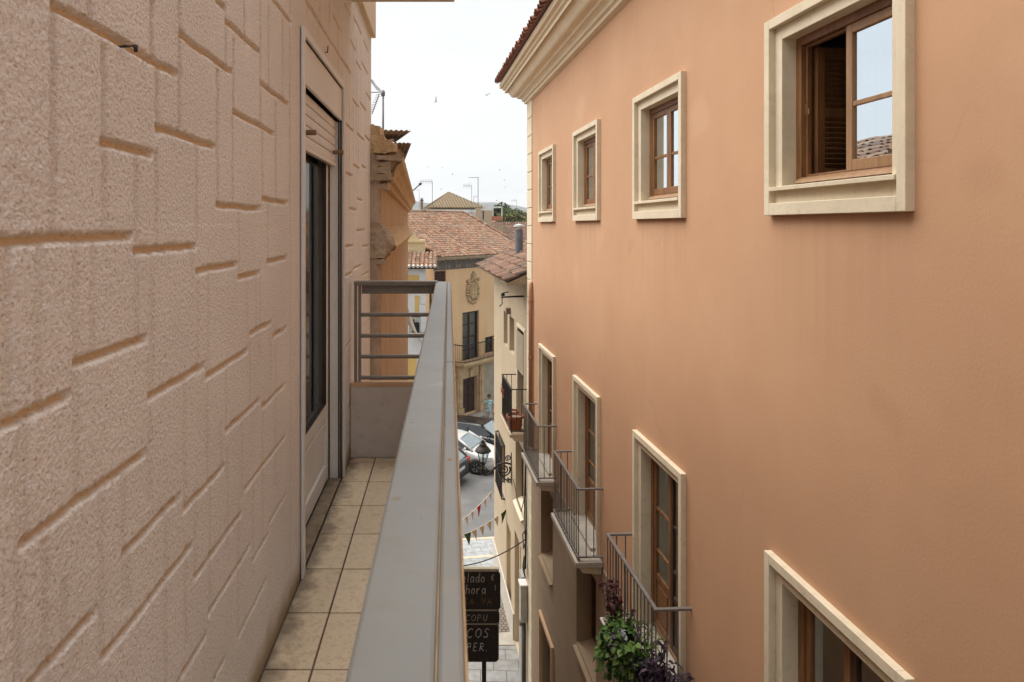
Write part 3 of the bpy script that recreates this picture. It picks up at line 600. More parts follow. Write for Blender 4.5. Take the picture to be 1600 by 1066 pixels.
# cut render strip at the near end (a rough vertical slab)
def lumpy(mb, x0,x1,y0,y1,z0,z1,rnd,j=.012,t=.5):
    c = [(x0,y0,z0),(x1,y0,z0),(x1,y1,z0),(x0,y1,z0),(x0,y0,z1),(x1,y0,z1),(x1,y1,z1),(x0,y1,z1)]
    mb.hexa([tuple(v+rnd.uniform(-j,j) for v in p) for p in c], t)
rnd = random.Random(11)
mb = MB(); N_ = 60
rows = []
for k in range(N_+1):
    h = -4+k*(4.62/N_); e = rnd.uniform(-.006,.006)+.006*math.sin(k*1.3)
    rows.append([(-.045+rnd.uniform(-.004,.004), .085, H(h)), (-.05+rnd.uniform(-.006,.006), .05+e, H(h)), (-.035+rnd.uniform(-.006,.006), .018+e, H(h)), (-.006, .002+e*.6, H(h)), (.012, -.003, H(h))])
mb.loft(rows); mb.build('cut_render_edge', M['grey_render'], old, smooth=False, subsurf=1)
def crumble(o, st):
    tx = bpy.data.textures.get('crumble') or bpy.data.textures.new('crumble', 'CLOUDS'); tx.noise_scale = .035; tx.noise_depth = 3
    q = o.modifiers.new('sub','SUBSURF'); q.subdivision_type = 'SIMPLE'; q.levels = q.render_levels = 4
    d = o.modifiers.new('crumble','DISPLACE'); d.texture = tx; d.strength = st; d.mid_level = .5; d.texture_coords = 'LOCAL'
    return o
def prof_run(prof, name, m, x0=.03, x1=NBL, n=70, jit=.0025, end_m=None):
    mb = MB(); rows = []; r_ = random.Random(len(prof)*7)
    # wear: sections wobble along the length, more near the broken end
    pts = []
    for (p0,h0),(p1,h1) in zip(prof[:-1], prof[1:]):
        for q in range(3): pts.append((p0+(p1-p0)*q/3, h0+(h1-h0)*q/3))
    pts.append(prof[-1])
    for i in range(n+1):
        s = x0+(x1-x0)*(i/n)**1.6; k = jit*(1 if s < 2 else .55)
        rows.append([(s+(r_.uniform(-.02,.035) if i == 0 else 0), -p+r_.uniform(-k,k), H(h+r_.uniform(-k,k)*.8)) for p, h in pts])
    mb.loft(rows)
    mb.poly(list(reversed(rows[0]))); mb.poly(rows[-1])
    return mb.build(name, m, old, smooth=False)
prof_run([(-.02,.30),(.045,.312),(.055,.352),(.09,.365),(.10,.41),(.11,.43),(.128,.47),(.165,.50),(.172,.555),(.15,.60),(-.06,.63)], 'cornice', M['old_stone'])
prof_run([(-.02,-.30),(.03,-.285),(.042,-.245),(.065,-.235),(.075,-.20),(.112,-.19),(.118,-.165),(.095,-.125),(.0,.0),(-.02,.01)], 'string_course', M['old_stone'])
mb = MB()     # broken brick ends showing at the near end of both mouldings
for (x0,x1,y0,y1,z0,z1) in [(-.06,.10,-.045,.10,.285,.325),(-.05,.10,-.085,.10,.345,.395),(-.07,.12,-.07,.09,.41,.445),(-.04,.12,-.10,.09,.455,.49),(-.07,.12,-.155,.02,.50,.55),
    (-.03,.10,-.03,.10,-.30,-.26),(-.06,.10,-.045,.09,-.25,-.215),(-.03,.10,-.075,.10,-.205,-.165)]:
    mb = MB(); lumpy(mb, x0+rnd.uniform(-.02,.03),x1,y0+rnd.uniform(-.01,.03),y1,H(z0),H(z1),rnd,.010); crumble(mb.build('broken_brick', rnd.choice((M['grey_render'],M['old_stone'],M['grey_render'])), old), .014)
mb = MB()
for i in range(5):
    y0 = -.12+.045*i; lumpy(mb, -.05+rnd.uniform(-.02,.02), .35+rnd.uniform(0,.3), y0, y0+.07+rnd.uniform(0,.03), H(.56), H(.62+rnd.uniform(0,.05)), rnd, .014)
lumpy(mb,-.05,.5,-.03,.10,H(.61),H(.715),rnd,.016); lumpy(mb,-.03,.3,.0,.10,H(.70),H(.775),rnd,.014); lumpy(mb,.0,.45,.05,.18,H(.69),H(.79),rnd,.016); lumpy(mb,-.05,.2,-.085,.03,H(.60),H(.665),rnd,.014)
crumble(mb.build('rubble_coping', M['old_stone'], old), .014)
# string course end: big lump of grey mortar
mb = MB(); rr2 = random.Random(4); rows = []
for k in range(9):
    h = .02-.27*k/8; w_ = .012+.10*math.sin(min(1,k/5)*math.pi/2)*(1 if k < 6 else (1-(k-5)*.27))
    rows.append([(-.05+rr2.uniform(-.008,.008), .08, H(h)),(-.055+rr2.uniform(-.008,.008),.03,H(h)),(-.05+rr2.uniform(-.01,.01),-w_*.6,H(h+rr2.uniform(-.01,.01))),(.0+rr2.uniform(-.01,.01),-w_,H(h+rr2.uniform(-.01,.01))),(.06,-w_+.01,H(h))])
mb.loft(rows); crumble(mb.build('mortar_lump', M['grey_render'], old), .018)
# tiled roof behind the cornice (seen in the window glass), corrugated sheets above
mb = MB(); tile_roof(mb, (0.9,.35,H(.66)), (1,0,0), (0,math.cos(R(18)),math.sin(R(18))), 41, 9, .22, .36, seed=5); mb.build('roof', M['tile'], old)
def corrugated(name, a, b, c, d, n, amp, m, parent):      # a-b is the near wavy edge, d-c the far edge (world points)
    a, b, c, d = map(Vector, (a, b, c, d)); nn = (b-a).cross(d-a).normalized()
    if nn.z < 0: nn = -nn
    rows = []
    for t in (0, .5, 1):
        p, q = a.lerp(d, t), b.lerp(c, t)
        rows.append([p.lerp(q, k/(n*8))+nn*amp*math.sin(2*math.pi*k/8) for k in range(n*8+1)])
    mb = MB(); mb.loft(rows); o = mb.build(name, m, None, smooth=True)
    s = o.modifiers.new('thick', 'SOLIDIFY'); s.thickness = .008
    o.parent = parent; o.matrix_parent_inverse = parent_mat(parent).inverted()
    return o
def parent_mat(p): return Matrix.Translation(p.location) @ Matrix.Rotation(p.rotation_euler.z, 4, 'Z')
M['fibro'] = mat('fibre_cement', (.26,.205,.165), (.19,.145,.115), .9, 5, bump=.3, dirt=(.13,.10,.08), dirt_amt=.6)
corrugated('roof_sheet', P(560,202,6.6), P(641.5,204,6.6), P(618,221,7.6), P(552,222,7.6), 10, .006, M['fibro'], old)
corrugated('roof_sheet', P(566,221.5,6.9), P(642,223.5,6.9), P(631,252,8.6), P(566,256,8.6), 12, .005, M['fibro'], old)
for x_ in (1.35,2.9):
    mb = MB(); mb.box(x_,x_+.07,.35,.5,H(.6),H(.95)); mb.build('roof_prop', M['fibro'], old)

# ================================================================ ORANGE BUILDING (right)
RZ = math.atan2(1, -SL)
E0 = 15.2                                   # its far corner along the street
org = empty('orange_building', (2.63,0,0), RZ, 'salmon orange plastered building with cream cornice, small upper windows and iron balconies', 'building')
WC = [4.27, 7.215, 10.13, 13.03]            # window axes
S0 = -4.0
HB = H(-4.64)                               # line between plaster and the beige lower storeys
upper_holes = [(c-.60,c+.60,H(.155),H(1.355)) for c in WC]+[(c-.60,c+.60,HB+.06,H(-2.475)) for c in WC]
mb = MB(); wall_sheet(mb, S0, E0, HB, H(2.95), upper_holes, 0, .30); mb.build('plaster_wall', M['plaster'], org)
LC = WC
low_holes = [(c-.52,c+.60,H(-6.52),H(-5.0)) for c in LC]+[(c-.55,c+.55,.12,H(-7.72)) for c in (13.03, 7.2)]
mb = MB(); wall_sheet(mb, S0, E0, 0, HB-.02, low_holes, .012, .34)
mb.quad((S0,.012,HB-.02),(E0,.012,HB-.02),(E0,-.02,HB+.003),(S0,-.02,HB+.003))
mb.build('lower_wall', M['lower_stone'], org)
mb = MB()                                   # scored lines of the lower storeys: thin dark joints set into the render
hh = HB-.35
blk = [(a-.02,b+.02,c,d) for a,b,c,d in low_holes]
while hh > .3:
    xs = [S0]; segs = [(S0, E0-.56)]
    for a,b,c,d in blk:
        if c-.13 < hh < d+.1:
            segs = [q for s in segs for q in ((s[0], min(s[1],a)), (max(s[0],b), s[1])) if q[1]-q[0] > .02]
    for a,b in segs: mb.box(a,b,.004,.0135,hh-.006,hh+.006)
    hh -= .47
mb.build('scored_joints', mat('scored_joint_brown', (.27,.19,.12), None, .95, 5), org)
mb = MB()
mb.quad((E0,0,0),(E0,0,H(3)),(E0,-7,H(3)),(E0,-7,0)); mb.quad((S0,-7,0),(S0,-7,H(3)),(E0,-7,H(3)),(E0,-7,0)); mb.quad((S0,0,0),(S0,0,H(3)),(S0,-7,H(3)),(S0,-7,0)); mb.quad((S0,-.01,H(2.94)),(E0,-.01,H(2.94)),(E0,-7,H(2.94)),(S0,-7,H(2.94)))
mb.build('end_wall', M['plaster'], org)
# floors that close the rooms behind the windows
mb = MB()
for h in (-4.62,-2.0,1.75): mb.box(S0+.1,E0-.1,-6.9,-.32,H(h),H(h)+.1)
for c in (5.74,8.67,11.58): mb.box(c-.05,c+.05,-6.9,-.32,H(-8),H(2.9))
mb.box(S0+.1,E0-.1,-3.6,-3.5,H(-8),H(2.9))
mb.build('inner_floors', M['room'], org)
# quoins
mb = MB(); qh = .392; k = 0; z = H(2.74)
while z > 0.2:
    mb.box(E0-.55, E0+.015, -.2, .022, max(.05,z-qh+.007), z-.007); z -= qh
mb.build('quoins', M['cream_trim'], org, bevel=.012)
mb = MB(); mb.box(E0-.545,E0+.006,-.2,.006,.03,H(2.74)); mb.build('quoin_joints', mat('joint_brown', (.33,.22,.14), None, .95, 5), org)
# cornice, mitred round the far corner
prof = [(0,2.70),(.07,2.715),(.075,2.765),(.115,2.775),(.12,2.82),(.155,2.845),(.20,2.85),(.21,2.895),(.235,2.90)]
for k in range(9):
    a = math.pi*k/8; prof.append((.255+.055*(1-math.cos(a)), 2.91+.03*(1-math.cos(a))+.0*k))
prof = prof[:9]+[(.25+.15*t, 2.905+.05*t+.13*t**2.2-.035*math.sin(math.pi*t)) for t in [i/10 for i in range(11)]]+[(.455,3.03),(.46,3.09),(.50,3.10),(.505,3.145),(.56,3.15),(.575,3.215),(.575,3.235),(0,3.25)]
mb = MB(); mb.loft([[(S0,p,H(h)) for p,h in prof],[(E0+p,p,H(h)) for p,h in prof],[(E0+p,-7,H(h)) for p,h in prof]]); 
M['cornice'] = mat('cornice_cream', (.73,.64,.48), (.68,.585,.43), .7, 2.5, bump=.08, dirt=(.45,.36,.25), dirt_amt=.15)
mb.build('cornice', M['cornice'], org)
mb = MB(); sl_ = R(24)
tile_roof(mb, (S0,.655,H(3.25)), (1,0,0), (0,-math.cos(sl_),math.sin(sl_)), int((E0+.63-S0)/.205), 8, .205, .36, seed=9); mb.build('roof', M['eave_tile'], org)
# windows -------------------------------------------------------
def surround(w, h0, h1, parent, bottom=True, depth=.16):
    mb = MB(); hw = w/2
    mb.ring(-hw,hw,h0,h1,.068,-.004,.052, wb=(.085 if bottom else 0))
    mb.build('surround', M['cream_trim'], parent, bevel=.004)
    mb = MB(); mb.ring(-hw+.0685,hw-.0685,h0+(.0855 if bottom else 0),h1-.0685,.092,-depth,.006, wb=(.11 if bottom else 0))
    mb.build('reveal', M['cream_trim'], parent, bevel=.003)
def sash(x0,x1,z0,z1,y,parent,nrail=(.46,),m='wood',gl='glass',panel=0,st=.058):
    mb = MB(); mb.ring(x0,x1,z0,z1,st,y-.04,y, wb=st+.012)
    zz0 = z0+st+.012
    if panel:
        mb.box(x0+st,x1-st,y-.034,y-.006,zz0+panel,zz0+panel+.07)
    for r_ in nrail:
        zz = z0+(z1-z0)*r_; mb.box(x0+st,x1-st,y-.034,y-.006,zz-.016,zz+.016)
    mb.build('sash', M[m], parent, bevel=.005)
    if panel:
        mb = MB(); mb.box(x0+st,x1-st,y-.028,y-.014,zz0,zz0+panel); mb.box(x0+st+.05,x1-st-.05,y-.014,y-.006,zz0+.04,zz0+panel-.04); mb.build('sash_panel', M[m], parent, bevel=.004)
        zz0 += panel+.07
    mb = MB(); mb.quad((x0+st,y-.018,zz0),(x1-st,y-.018,zz0),(x1-st,y-.018,z1-st),(x0+st,y-.018,z1-st)); mb.build('pane', M[gl], parent)
def louvre(x0,x1,z0,z1,y,parent,rot=0,m='wood'):
    mb = MB(); mb.ring(x0,x1,z0,z1,.055,y-.032,y); zm = (z0+z1)/2; mb.box(x0+.055,x1-.055,y-.03,y-.002,zm-.03,zm+.03)
    for a,b in ((z0+.055,zm-.03),(zm+.03,z1-.055)):
        n = int((b-a)/.036)
        for k in range(n):
            z = a+(k+.5)*(b-a)/n
            mb.hexa([(x0+.055,y-.032,z+.012),(x1-.055,y-.032,z+.012),(x1-.055,y-.026,z+.018),(x0+.055,y-.026,z+.018),(x0+.055,y-.008,z-.018),(x1-.055,y-.008,z-.018),(x1-.055,y-.002,z-.012),(x0+.055,y-.002,z-.012)])
    return mb.build('shutter', M[m], parent, rot=(0,0,rot))
def small_window(open_leaf):
    wnd = empty('window', (0,0,0), parent=org)
    surround(1.42, .075, 1.475, wnd)
    mb = MB(); mb.hexa([(-.635,-.10,.262),(.635,-.10,.262),(.635,.058,.245),(-.635,.058,.245),(-.635,-.10,.292),(.635,-.10,.292),(.635,.058,.275),(-.635,.058,.275)]); mb.build('sill', M['cream_trim'], wnd, bevel=.004)
    mb = MB(); mb.ring(-.551,.551,.288,1.316,.062,-.155,-.095,wb=.05); mb.ring(-.489,.489,.338,1.254,.018,-.165,-.13); mb.build('window_frame', M['wood'], wnd, bevel=.005)
    mb = MB(); mb.hexa([(-.50,-.10,.288),(.50,-.10,.288),(.50,-.045,.293),(-.50,-.045,.293),(-.50,-.10,.335),(.50,-.10,.335),(.50,-.06,.312),(-.50,-.06,.312)]); mb.build('weather_board', M['wood_light'], wnd, bevel=.004)
    if open_leaf:
        sash(-.488,.012,.340,1.252,-.105,wnd,(.455,),'wood_light','glass_near')
        o = louvre(0,.47,.345,1.235,0,wnd); o.location = (.482,-.19,0); o.rotation_euler = (0,0,R(-84))
        mb = MB(); mb.box(.478,.488,-.15,-.125,.77,.85); mb.tube([(.478,-.137,.81),(.462,-.137,.81),(.462,-.137,.775)],.006,6); mb.build('window_latch', mat('brass', (.55,.38,.16), None, .35, 9, metal=.8), wnd)
        sash(0,.46,.345,1.235,0,wnd,(.455,)); 
        for o_ in kids(wnd)[-2:]:
            o_.location = (.53,-.19,0); o_.rotation_euler = (0,0,R(-80))
    else:
        sash(-.488,-.002,.340,1.252,-.105,wnd,(.455,)); sash(.002,.488,.340,1.252,-.105,wnd,(.455,))
        louvre(-.487,-.003,.345,1.245,-.19,wnd,m='wood_light'); louvre(.003,.487,.345,1.245,-.19,wnd,m='wood_light')
    return wnd
w1 = small_window(True); w1.location = (WC[0],0,CZ); tag(w1, 'nearest small window with one sash swung open and a louvred shutter showing')
w2 = small_window(False)
for i, c in enumerate(WC[1:]):
    o = w2 if i == 0 else copy_tree(w2, org); o.location = (c,0,CZ)
def french():
    d = empty('french_window', (0,0,0), parent=org)
    hb, ht = -4.545, -2.36
    surround(1.42, hb, ht, d, bottom=False, depth=.17)
    mb = MB(); mb.ring(-.551,.551,hb+.03,ht-.16,.065,-.16,-.11,wb=0); mb.build('door_frame', M['wood'], d, bevel=.005)
    mb = MB(); mb.box(-.55,.55,-.20,.10,hb-.02,hb+.03); mb.build('threshold', M['slab'], d, bevel=.004)
    mb = MB(); mb.box(-.49,.49,-.155,-.12,hb+.031,hb+.075); mb.build('weather_board', M['wood_light'], d, bevel=.004)
    sash(-.484,-.002,hb+.078,ht-.228,-.125,d,(.45,.70),'wood_dark','glass_dim',panel=.45); sash(.002,.484,hb+.078,ht-.228,-.125,d,(.45,.70),'wood','glass_dim',panel=.45)
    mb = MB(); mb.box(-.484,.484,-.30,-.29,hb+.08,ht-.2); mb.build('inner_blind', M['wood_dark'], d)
    return d
f1 = french()
for i, c in enumerate(WC):
    o = f1 if i == 0 else copy_tree(f1, org); o.location = (c,0,CZ)
def balcony(w, out, hr, hs, parent, barm='iron', pitch=.105, slabm='slab'):
    b = empty('balcony', (0,0,0), parent=parent)
    mb = MB(); mb.box(-w/2-.04,w/2+.04,.013,out+.05,hs-.075,hs); mb.build('slab', M[slabm], b, bevel=.006)
    mb = MB(); mb.hexa([(-w/2+.02,.014,hs-.20),(w/2-.02,.014,hs-.20),(w/2-.02,out-.06,hs-.17),(-w/2+.02,out-.06,hs-.17),(-w/2,.014,hs-.0755),(w/2,.014,hs-.0755),(w/2,out+.0,hs-.0755),(-w/2,out+.0,hs-.0755)]); mb.build('slab_moulding', M['cream_trim'], b, bevel=.006)
    mb = MB(); r_ = .0075
    for hz, hw in ((hr-.012,.010),(hs+.06,.008)):
        mb.box(-w/2-.018,w/2+.018,out-.018,out+.018,hz-hw,hz+hw); mb.box(-w/2-.018,-w/2+.018,-.02,out-.0185,hz-hw,hz+hw); mb.box(w/2-.018,w/2+.018,-.02,out-.0185,hz-hw,hz+hw)
    n = round(w/pitch)
    for k in range(n+1):
        x = -w/2+w*k/n; mb.tube([(x,out,hs-.02),(x,out,hr-.02)], r_, 6)
    ns = max(2, round(out/.13))
    for k in range(ns):
        y = .02+(out-.02)*(k+.0)/ns
        if k == 0: continue
        mb.tube([(-w/2,y,hs+.05),(-w/2,y,hr-.02)], r_, 6); mb.tube([(w/2,y,hs+.05),(w/2,y,hr-.02)], r_, 6)
    mb.build('railing', M[barm], b)
    return b
bal = balcony(1.55, .335, -3.566, -4.56, org)
for i, c in enumerate(WC):
    o = bal if i == 0 else copy_tree(bal, org); o.location = (c-.05,0,CZ)
# lower windows
def low_window(parent):
    d = empty('lower_window', (0,0,0), parent=parent)
    mb = MB(); mb.hexa([(-.52,-.3,-6.52),(.60,-.3,-6.52),(.60,.06,-6.62),(-.52,.06,-6.62),(-.52,-.3,-6.46),(.60,-.3,-6.46),(.60,.06,-6.575),(-.52,.06,-6.575)]); mb.build('sill', M['lower_stone'], d, bevel=.004)
    mb = MB(); mb.ring(-.52,.60,-6.45,-5.0,.07,-.30,-.24); mb.box(.0,.08,-.30,-.25,-6.38,-5.07); mb.build('window_frame', M['wood_dark'], d, bevel=.004)
    mb = MB(); mb.quad((-.45,-.275,-6.38),(.53,-.275,-6.38),(.53,-.275,-5.07),(-.45,-.275,-5.07)); mb.build('pane', M['glass'], d)
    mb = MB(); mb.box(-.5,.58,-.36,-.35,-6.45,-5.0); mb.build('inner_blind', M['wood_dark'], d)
    return d
lw = low_window(org)
for i, c in enumerate(LC):
    o = lw if i == 0 else copy_tree(lw, org); o.location = (c,0.012,CZ)
def street_door(parent):
    d = empty('street_door', (0,0,0), parent=parent)
    mb = MB(); mb.ring(-.62,.62,-10.38,-7.66,.075,-.02,.05,wb=0); mb.build('surround', mat('orange_trim', (.55,.36,.22), (.48,.31,.19), .8, 4, bump=.1), d, bevel=.004)
    mb = MB(); mb.ring(-.545,.545,-10.38,-7.735,.08,-.22,-.15); mb.box(-.02,.02,-.215,-.16,-10.3,-7.82); mb.build('door_frame', mat('grey_door_frame', (.25,.25,.25), None, .5, 5), d, bevel=.004)
    mb = MB(); mb.quad((-.47,-.19,-10.3),(.47,-.19,-10.3),(.47,-.19,-7.82),(-.47,-.19,-7.82)); mb.build('glass_pane', M['glass'], d)
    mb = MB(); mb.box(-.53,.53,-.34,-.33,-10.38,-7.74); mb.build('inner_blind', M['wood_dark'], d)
    return d
sd = street_door(org); sd.location = (13.03,.012,CZ); o = copy_tree(sd, org); o.location = (7.2,.012,CZ)
# rain pipe with an elbow at the corner
mb = MB(); xs = E0-.64
mb.tube([(xs+.10,-.02,H(-1.18)),(xs+.04,.05,H(-1.25)),(xs,.055,H(-1.40)),(xs,.055,H(-4.7))], .045, 12)
for h in (-1.6,-2.8,-4.0): mb.lathe([(.05,-.03),(.053,-.02),(.053,.02),(.05,.03)],12,(xs,.055,H(h)))
mb.build('rain_pipe', mat('terracotta_pipe', (.45,.25,.15), (.39,.21,.125), .6, 4), org, smooth=True)

# ================================================================ CREAM HOUSE further down the street
crm = empty('cream_house', (2.63-SL*E0, E0, 0), RZ, 'pale cream house with mossy tiled eave and black balcony, next after the orange building', 'building')
CL = 6.05
EH = H(-1.24)
def cs(px): return 2.63/((px-CX)/F+SL)-E0      # photo column -> distance along this facade
hol = [(cs(793),cs(787),H(-3.28),H(-2.36)),(cs(803.5),cs(796),H(-3.28),H(-2.36)),(.42,1.40,H(-4.62),H(-2.45)),(3.62,5.0,H(-7.55),H(-6.05)),(.55,1.75,H(-6.75),H(-5.2)),(2.45,3.35,.1,H(-8.0)),(.75,1.9,.1,H(-7.6))]
mb = MB(); wall_sheet(mb, .02, CL, 0, EH+.1, hol, .0, .28)
mb.quad((CL,0,0),(CL,-6,0),(CL,-6,EH+2.5),(CL,0,EH+.1)); mb.quad((.02,-6,0),(CL,-6,0),(CL,-6,EH+2.5),(.02,-6,EH+2.5)); mb.quad((.02,0,0),(.02,0,EH+.1),(.02,-6,EH+2.5),(.02,-6,0)); mb.quad((.02,-3,H(-5)),(CL,-3,H(-5)),(CL,-3,EH+1),(.02,-3,EH+1))
mb.quad((.02,-.3,H(-4.9)),(CL,-.3,H(-4.9)),(CL,-6,H(-4.9)),(.02,-6,H(-4.9)))
mb.build('wall', M['cream_wall'], crm)
mb = MB()
sl_ = R(23); ev = .48
mb.hexa([(.0,-.02,EH-.05),(CL+.4,-.02,EH-.05),(CL+.4,ev-.03,EH-.09),(.0,ev-.03,EH-.09),(.0,-.02,EH+.17),(CL+.4,-.02,EH+.17),(CL+.4,ev-.02,EH-.045),(.0,ev-.02,EH-.045)]); mb.build('eave_boards', mat('eave_boards', (.32,.25,.17), (.25,.19,.13), .9, 4), crm)
mb = MB(); tile_roof(mb, (0.02,ev,EH), (1,0,0), (0,-math.cos(sl_),math.sin(sl_)), 36, 18, .18, .29, r=.075, jit=2.2, seed=21); rf = mb.build('roof', M['old_tile'], crm)
tag(rf, None)
ch = MB(); cc = (cs(811)+.0, -1.18); 
zc_ = 19.6-E0; yb = -(( (811-CX)/F*19.6) - (2.63-SL*19.6))
ch.tube([(zc_,yb,H(-.75)),(zc_,yb,H(-.12))], .115, 16); ch_o = ch.build('chimney', mat('blue_grey_flue', (.16,.175,.20), (.12,.135,.155), .5, 6), crm)
ch = MB(); ch.lathe([(.09,-.12),(.10,-.10),(.10,-.06)],12,(zc_,yb,H(0))); ch.lathe([(.16,-.02),(.15,.02),(.0,.06)],14,(zc_,yb,H(0)))
for k in range(4):
    a = k*math.pi/2+.4; ch.tube([(zc_+.1*math.cos(a),yb+.1*math.sin(a),H(-.11)),(zc_+.13*math.cos(a),yb+.13*math.sin(a),H(0))],.012,6)
ch.build('chimney_cap', mat('zinc_cap', (.55,.54,.52), None, .4, 6, metal=.6), ch_o)
def plain_window(parent, a, b, c, d, m='wood', grid=1, y=-.16, nm='window'):
    wd = empty(nm, (0,0,0), parent=parent)
    mb = MB(); mb.ring(a,b,c,d,.055,y-.05,y,wb=.06); 
    if grid: mb.box((a+b)/2-.035,(a+b)/2+.035,y-.045,y-.004,c+.06,d-.055)
    mb.build('window_frame', M[m], wd)
    mb = MB(); mb.quad((a+.05,y-.025,c+.05),(b-.05,y-.025,c+.05),(b-.05,y-.025,d-.05),(a+.05,y-.025,d-.05)); mb.build('pane', M['glass'], wd)
    mb = MB(); mb.box(a,b,y-.13,y-.12,c,d); mb.build('inner_blind', M['wood_light'] if m == 'wood' else M['wood_dark'], wd)
    return wd
for h in hol[:2]: plain_window(crm, *h, grid=0)
fw = plain_window(crm, *hol[2], m='wood_dark', nm='french_window')
mb = MB(); mb.ring(hol[2][0]-.09,hol[2][1]+.09,hol[2][2],hol[2][3]+.09,.085,-.10,.02,wb=0); mb.build('surround', M['cream_trim'], fw, bevel=.004)
mb = MB()                              # slatted roller blind hanging in front of its upper half
for k in range(22): mb.box(.42,1.40,.025,.035,H(-2.52-.04*k-.032),H(-2.52-.04*k))
mb.box(.40,1.42,.02,.045,H(-3.43),H(-3.40)); mb.build('slatted_blind', mat('grey_wood_blind', (.33,.28,.21), (.27,.22,.16), .8, 5), fw)
cb = balcony(1.55, .36, -3.63, -4.63, crm, barm='black_iron', slabm='cream_wall'); cb.location = (.78,0,CZ)
gw = plain_window(crm, *hol[3], m='wood_dark', nm='barred_window')
mb = MB(); a,b,c,d = hol[3]; yo = .09
for k in range(15):
    x = a+(b-a)*k/14; mb.tube([(x,0,c),(x,yo,c+.02),(x,yo,d-.02),(x,0,d)], .010, 6)
for h in (c+.02,c+.5,c+1.0,d-.02): mb.box(a-.01,b+.01,yo-.012,yo+.012,h-.012,h+.012); mb.box(a-.01,a+.012,0,yo-.013,h-.012,h+.012); mb.box(b-.012,b+.01,0,yo-.013,h-.012,h+.012)
mb.build('window_grille', M['black_iron'], gw)
lw2 = plain_window(crm, *hol[4], m='wood_dark', nm='lower_window')
mb = MB(); mb.hexa([(.55,-.2,H(-6.75)),(1.75,-.2,H(-6.75)),(1.75,.07,H(-6.86)),(.55,.07,H(-6.86)),(.55,-.2,H(-6.68)),(1.75,-.2,H(-6.68)),(1.75,.07,H(-6.81)),(.55,.07,H(-6.81))]); mb.build('sill', M['cream_trim'], lw2)
for h in hol[5:]:
    d_ = empty('street_door', (0,0,0), parent=crm); mb = MB(); mb.box(h[0],h[1],-.2,-.15,h[2],h[3]); mb.ring(h[0],h[1],h[2],h[3],.1,-.149,-.11); mb.build('door_leaf', M['cream_trim'], d_, bevel=.01)
mb = MB(); mb.box(.25,.62,.002,.10,.0,H(-7.95)); mb.build('pilaster', mat('grey_pilaster', (.36,.35,.33), (.3,.29,.27), .8, 4), crm, bevel=.01)
mb = MB(); mb.box(1.95,CL,.002,.04,.0,.75); mb.box(.64,.74,.002,.04,0,.75); mb.build('plinth', mat('pale_plinth', (.5,.47,.42), (.42,.39,.34), .8, 4), crm, bevel=.006)
# black pole sticking out under the eave
pz_ = cs(812)
mb = MB(); mb.tube([(.5,.0,H(-1.62)),(.55,.52,H(-1.64))], .022, 8); mb.tube([(.55,.5,H(-1.64)),(.55,.5,H(-1.80)),(.56,.56,H(-1.86))],.012,6)
pole = mb.build('awning_pole', M['black_iron'], crm, smooth=True)
mb = MB(); mb.lathe([(0,-.06),(.045,-.05),(.055,0),(.04,.05),(0,.06)],10,(2.9,.16,H(-1.83))); mb.tube([(2.9,0,H(-1.75)),(2.9,.16,H(-1.78))],.015,6); mb.build('wall_lamp', M['black_iron'], crm, smooth=True)
mb = MB(); mb.box(2.55,2.72,.001,.12,H(-2.3),H(-2.14)); mb.build('wall_box', M['fibro'], crm, bevel=.01)
# ================================================================ PALACE closing the street
PA = math.atan2(1, .81); pd = Vector((.81,1,0)).normalized()
PO = Vector((.59-.81*1.46, 37-1.46, 0))              # its corner at street level; local x runs along the facade, -y is the street side
def psx(px):                                         # photo column -> distance along the facade
    k = (px-CX)/F; return (k*PO.y-PO.x)/(pd.x-k*pd.y)
def ph(px, py):
    s = psx(px); return H((CY-py)*(PO.y+pd.y*s)/F)
pal = empty('palace', PO, PA, 'ochre palace with stone coat of arms, painted frieze and broad terracotta roof closing the street', 'building')
M['ochre'] = mat('ochre_wall', (.72,.50,.29), (.66,.44,.245), .85, .7, bump=.1, dirt=(.42,.3,.18), dirt_amt=.3, streak=(.45,.33,.2), streak_amt=.35)
M['sandstone'] = mat('sandstone', (.56,.41,.24), (.38,.27,.155), .9, 2.2, bump=.5, bscale=18, dirt=(.15,.11,.07), dirt_amt=.6)
M['greystone'] = mat('grey_stone_wall', (.40,.35,.28), (.30,.26,.20), .9, 1.5, bump=.3, bscale=20, dirt=(.2,.17,.13), dirt_amt=.5)
PL = 8.3; PT = ph(690,401)
db = (psx(722), psx(744.5)); wb = (psx(722.5), psx(748.5))
doorB = 0.10
hb_ = ph(735,566); 
holes = [(db[0],db[1],doorB,ph(735,589)), (wb[0],wb[1],hb_,ph(735,487)), (psx(678.8),psx(696.8),ph(688,437)-.9,ph(688,423.5)), (psx(758),psx(771.5),ph(765,551),ph(765,526))]
mb = MB(); wall_sheet(mb, 0, PL, 0, PT, holes, 0, -.3)
mb.quad((0,0,0),(0,0,PT),(0,9,PT),(0,9,0)); mb.quad((PL,0,0),(PL,0,PT),(PL,9,PT),(PL,9,0)); mb.quad((0,9,0),(0,9,PT),(PL,9,PT),(PL,9,0))
slp = R(25); rid = 5.0
mb.poly([(0,0,PT),(0,10,PT),(0,5,PT+5*math.tan(slp)-.1)]); mb.poly([(PL,0,PT),(PL,10,PT),(PL,5,PT+5*math.tan(slp)-.1)])
mb.quad((0,2.5,0),(PL,2.5,0),(PL,2.5,PT),(0,2.5,PT))
mb.build('wall', M['ochre'], pal)
EZ = PT+.02
mb = MB(); mb.box(-.3,PL+.3,-.62,.1,EZ-.10,EZ-.02); mb.box(-.28,PL+.28,-.45,-.02,EZ-.19,EZ-.102); mb.build('eave_soffit', mat('eave_soffit', (.50,.42,.30), (.4,.33,.23), .85, 3), pal, bevel=.01)
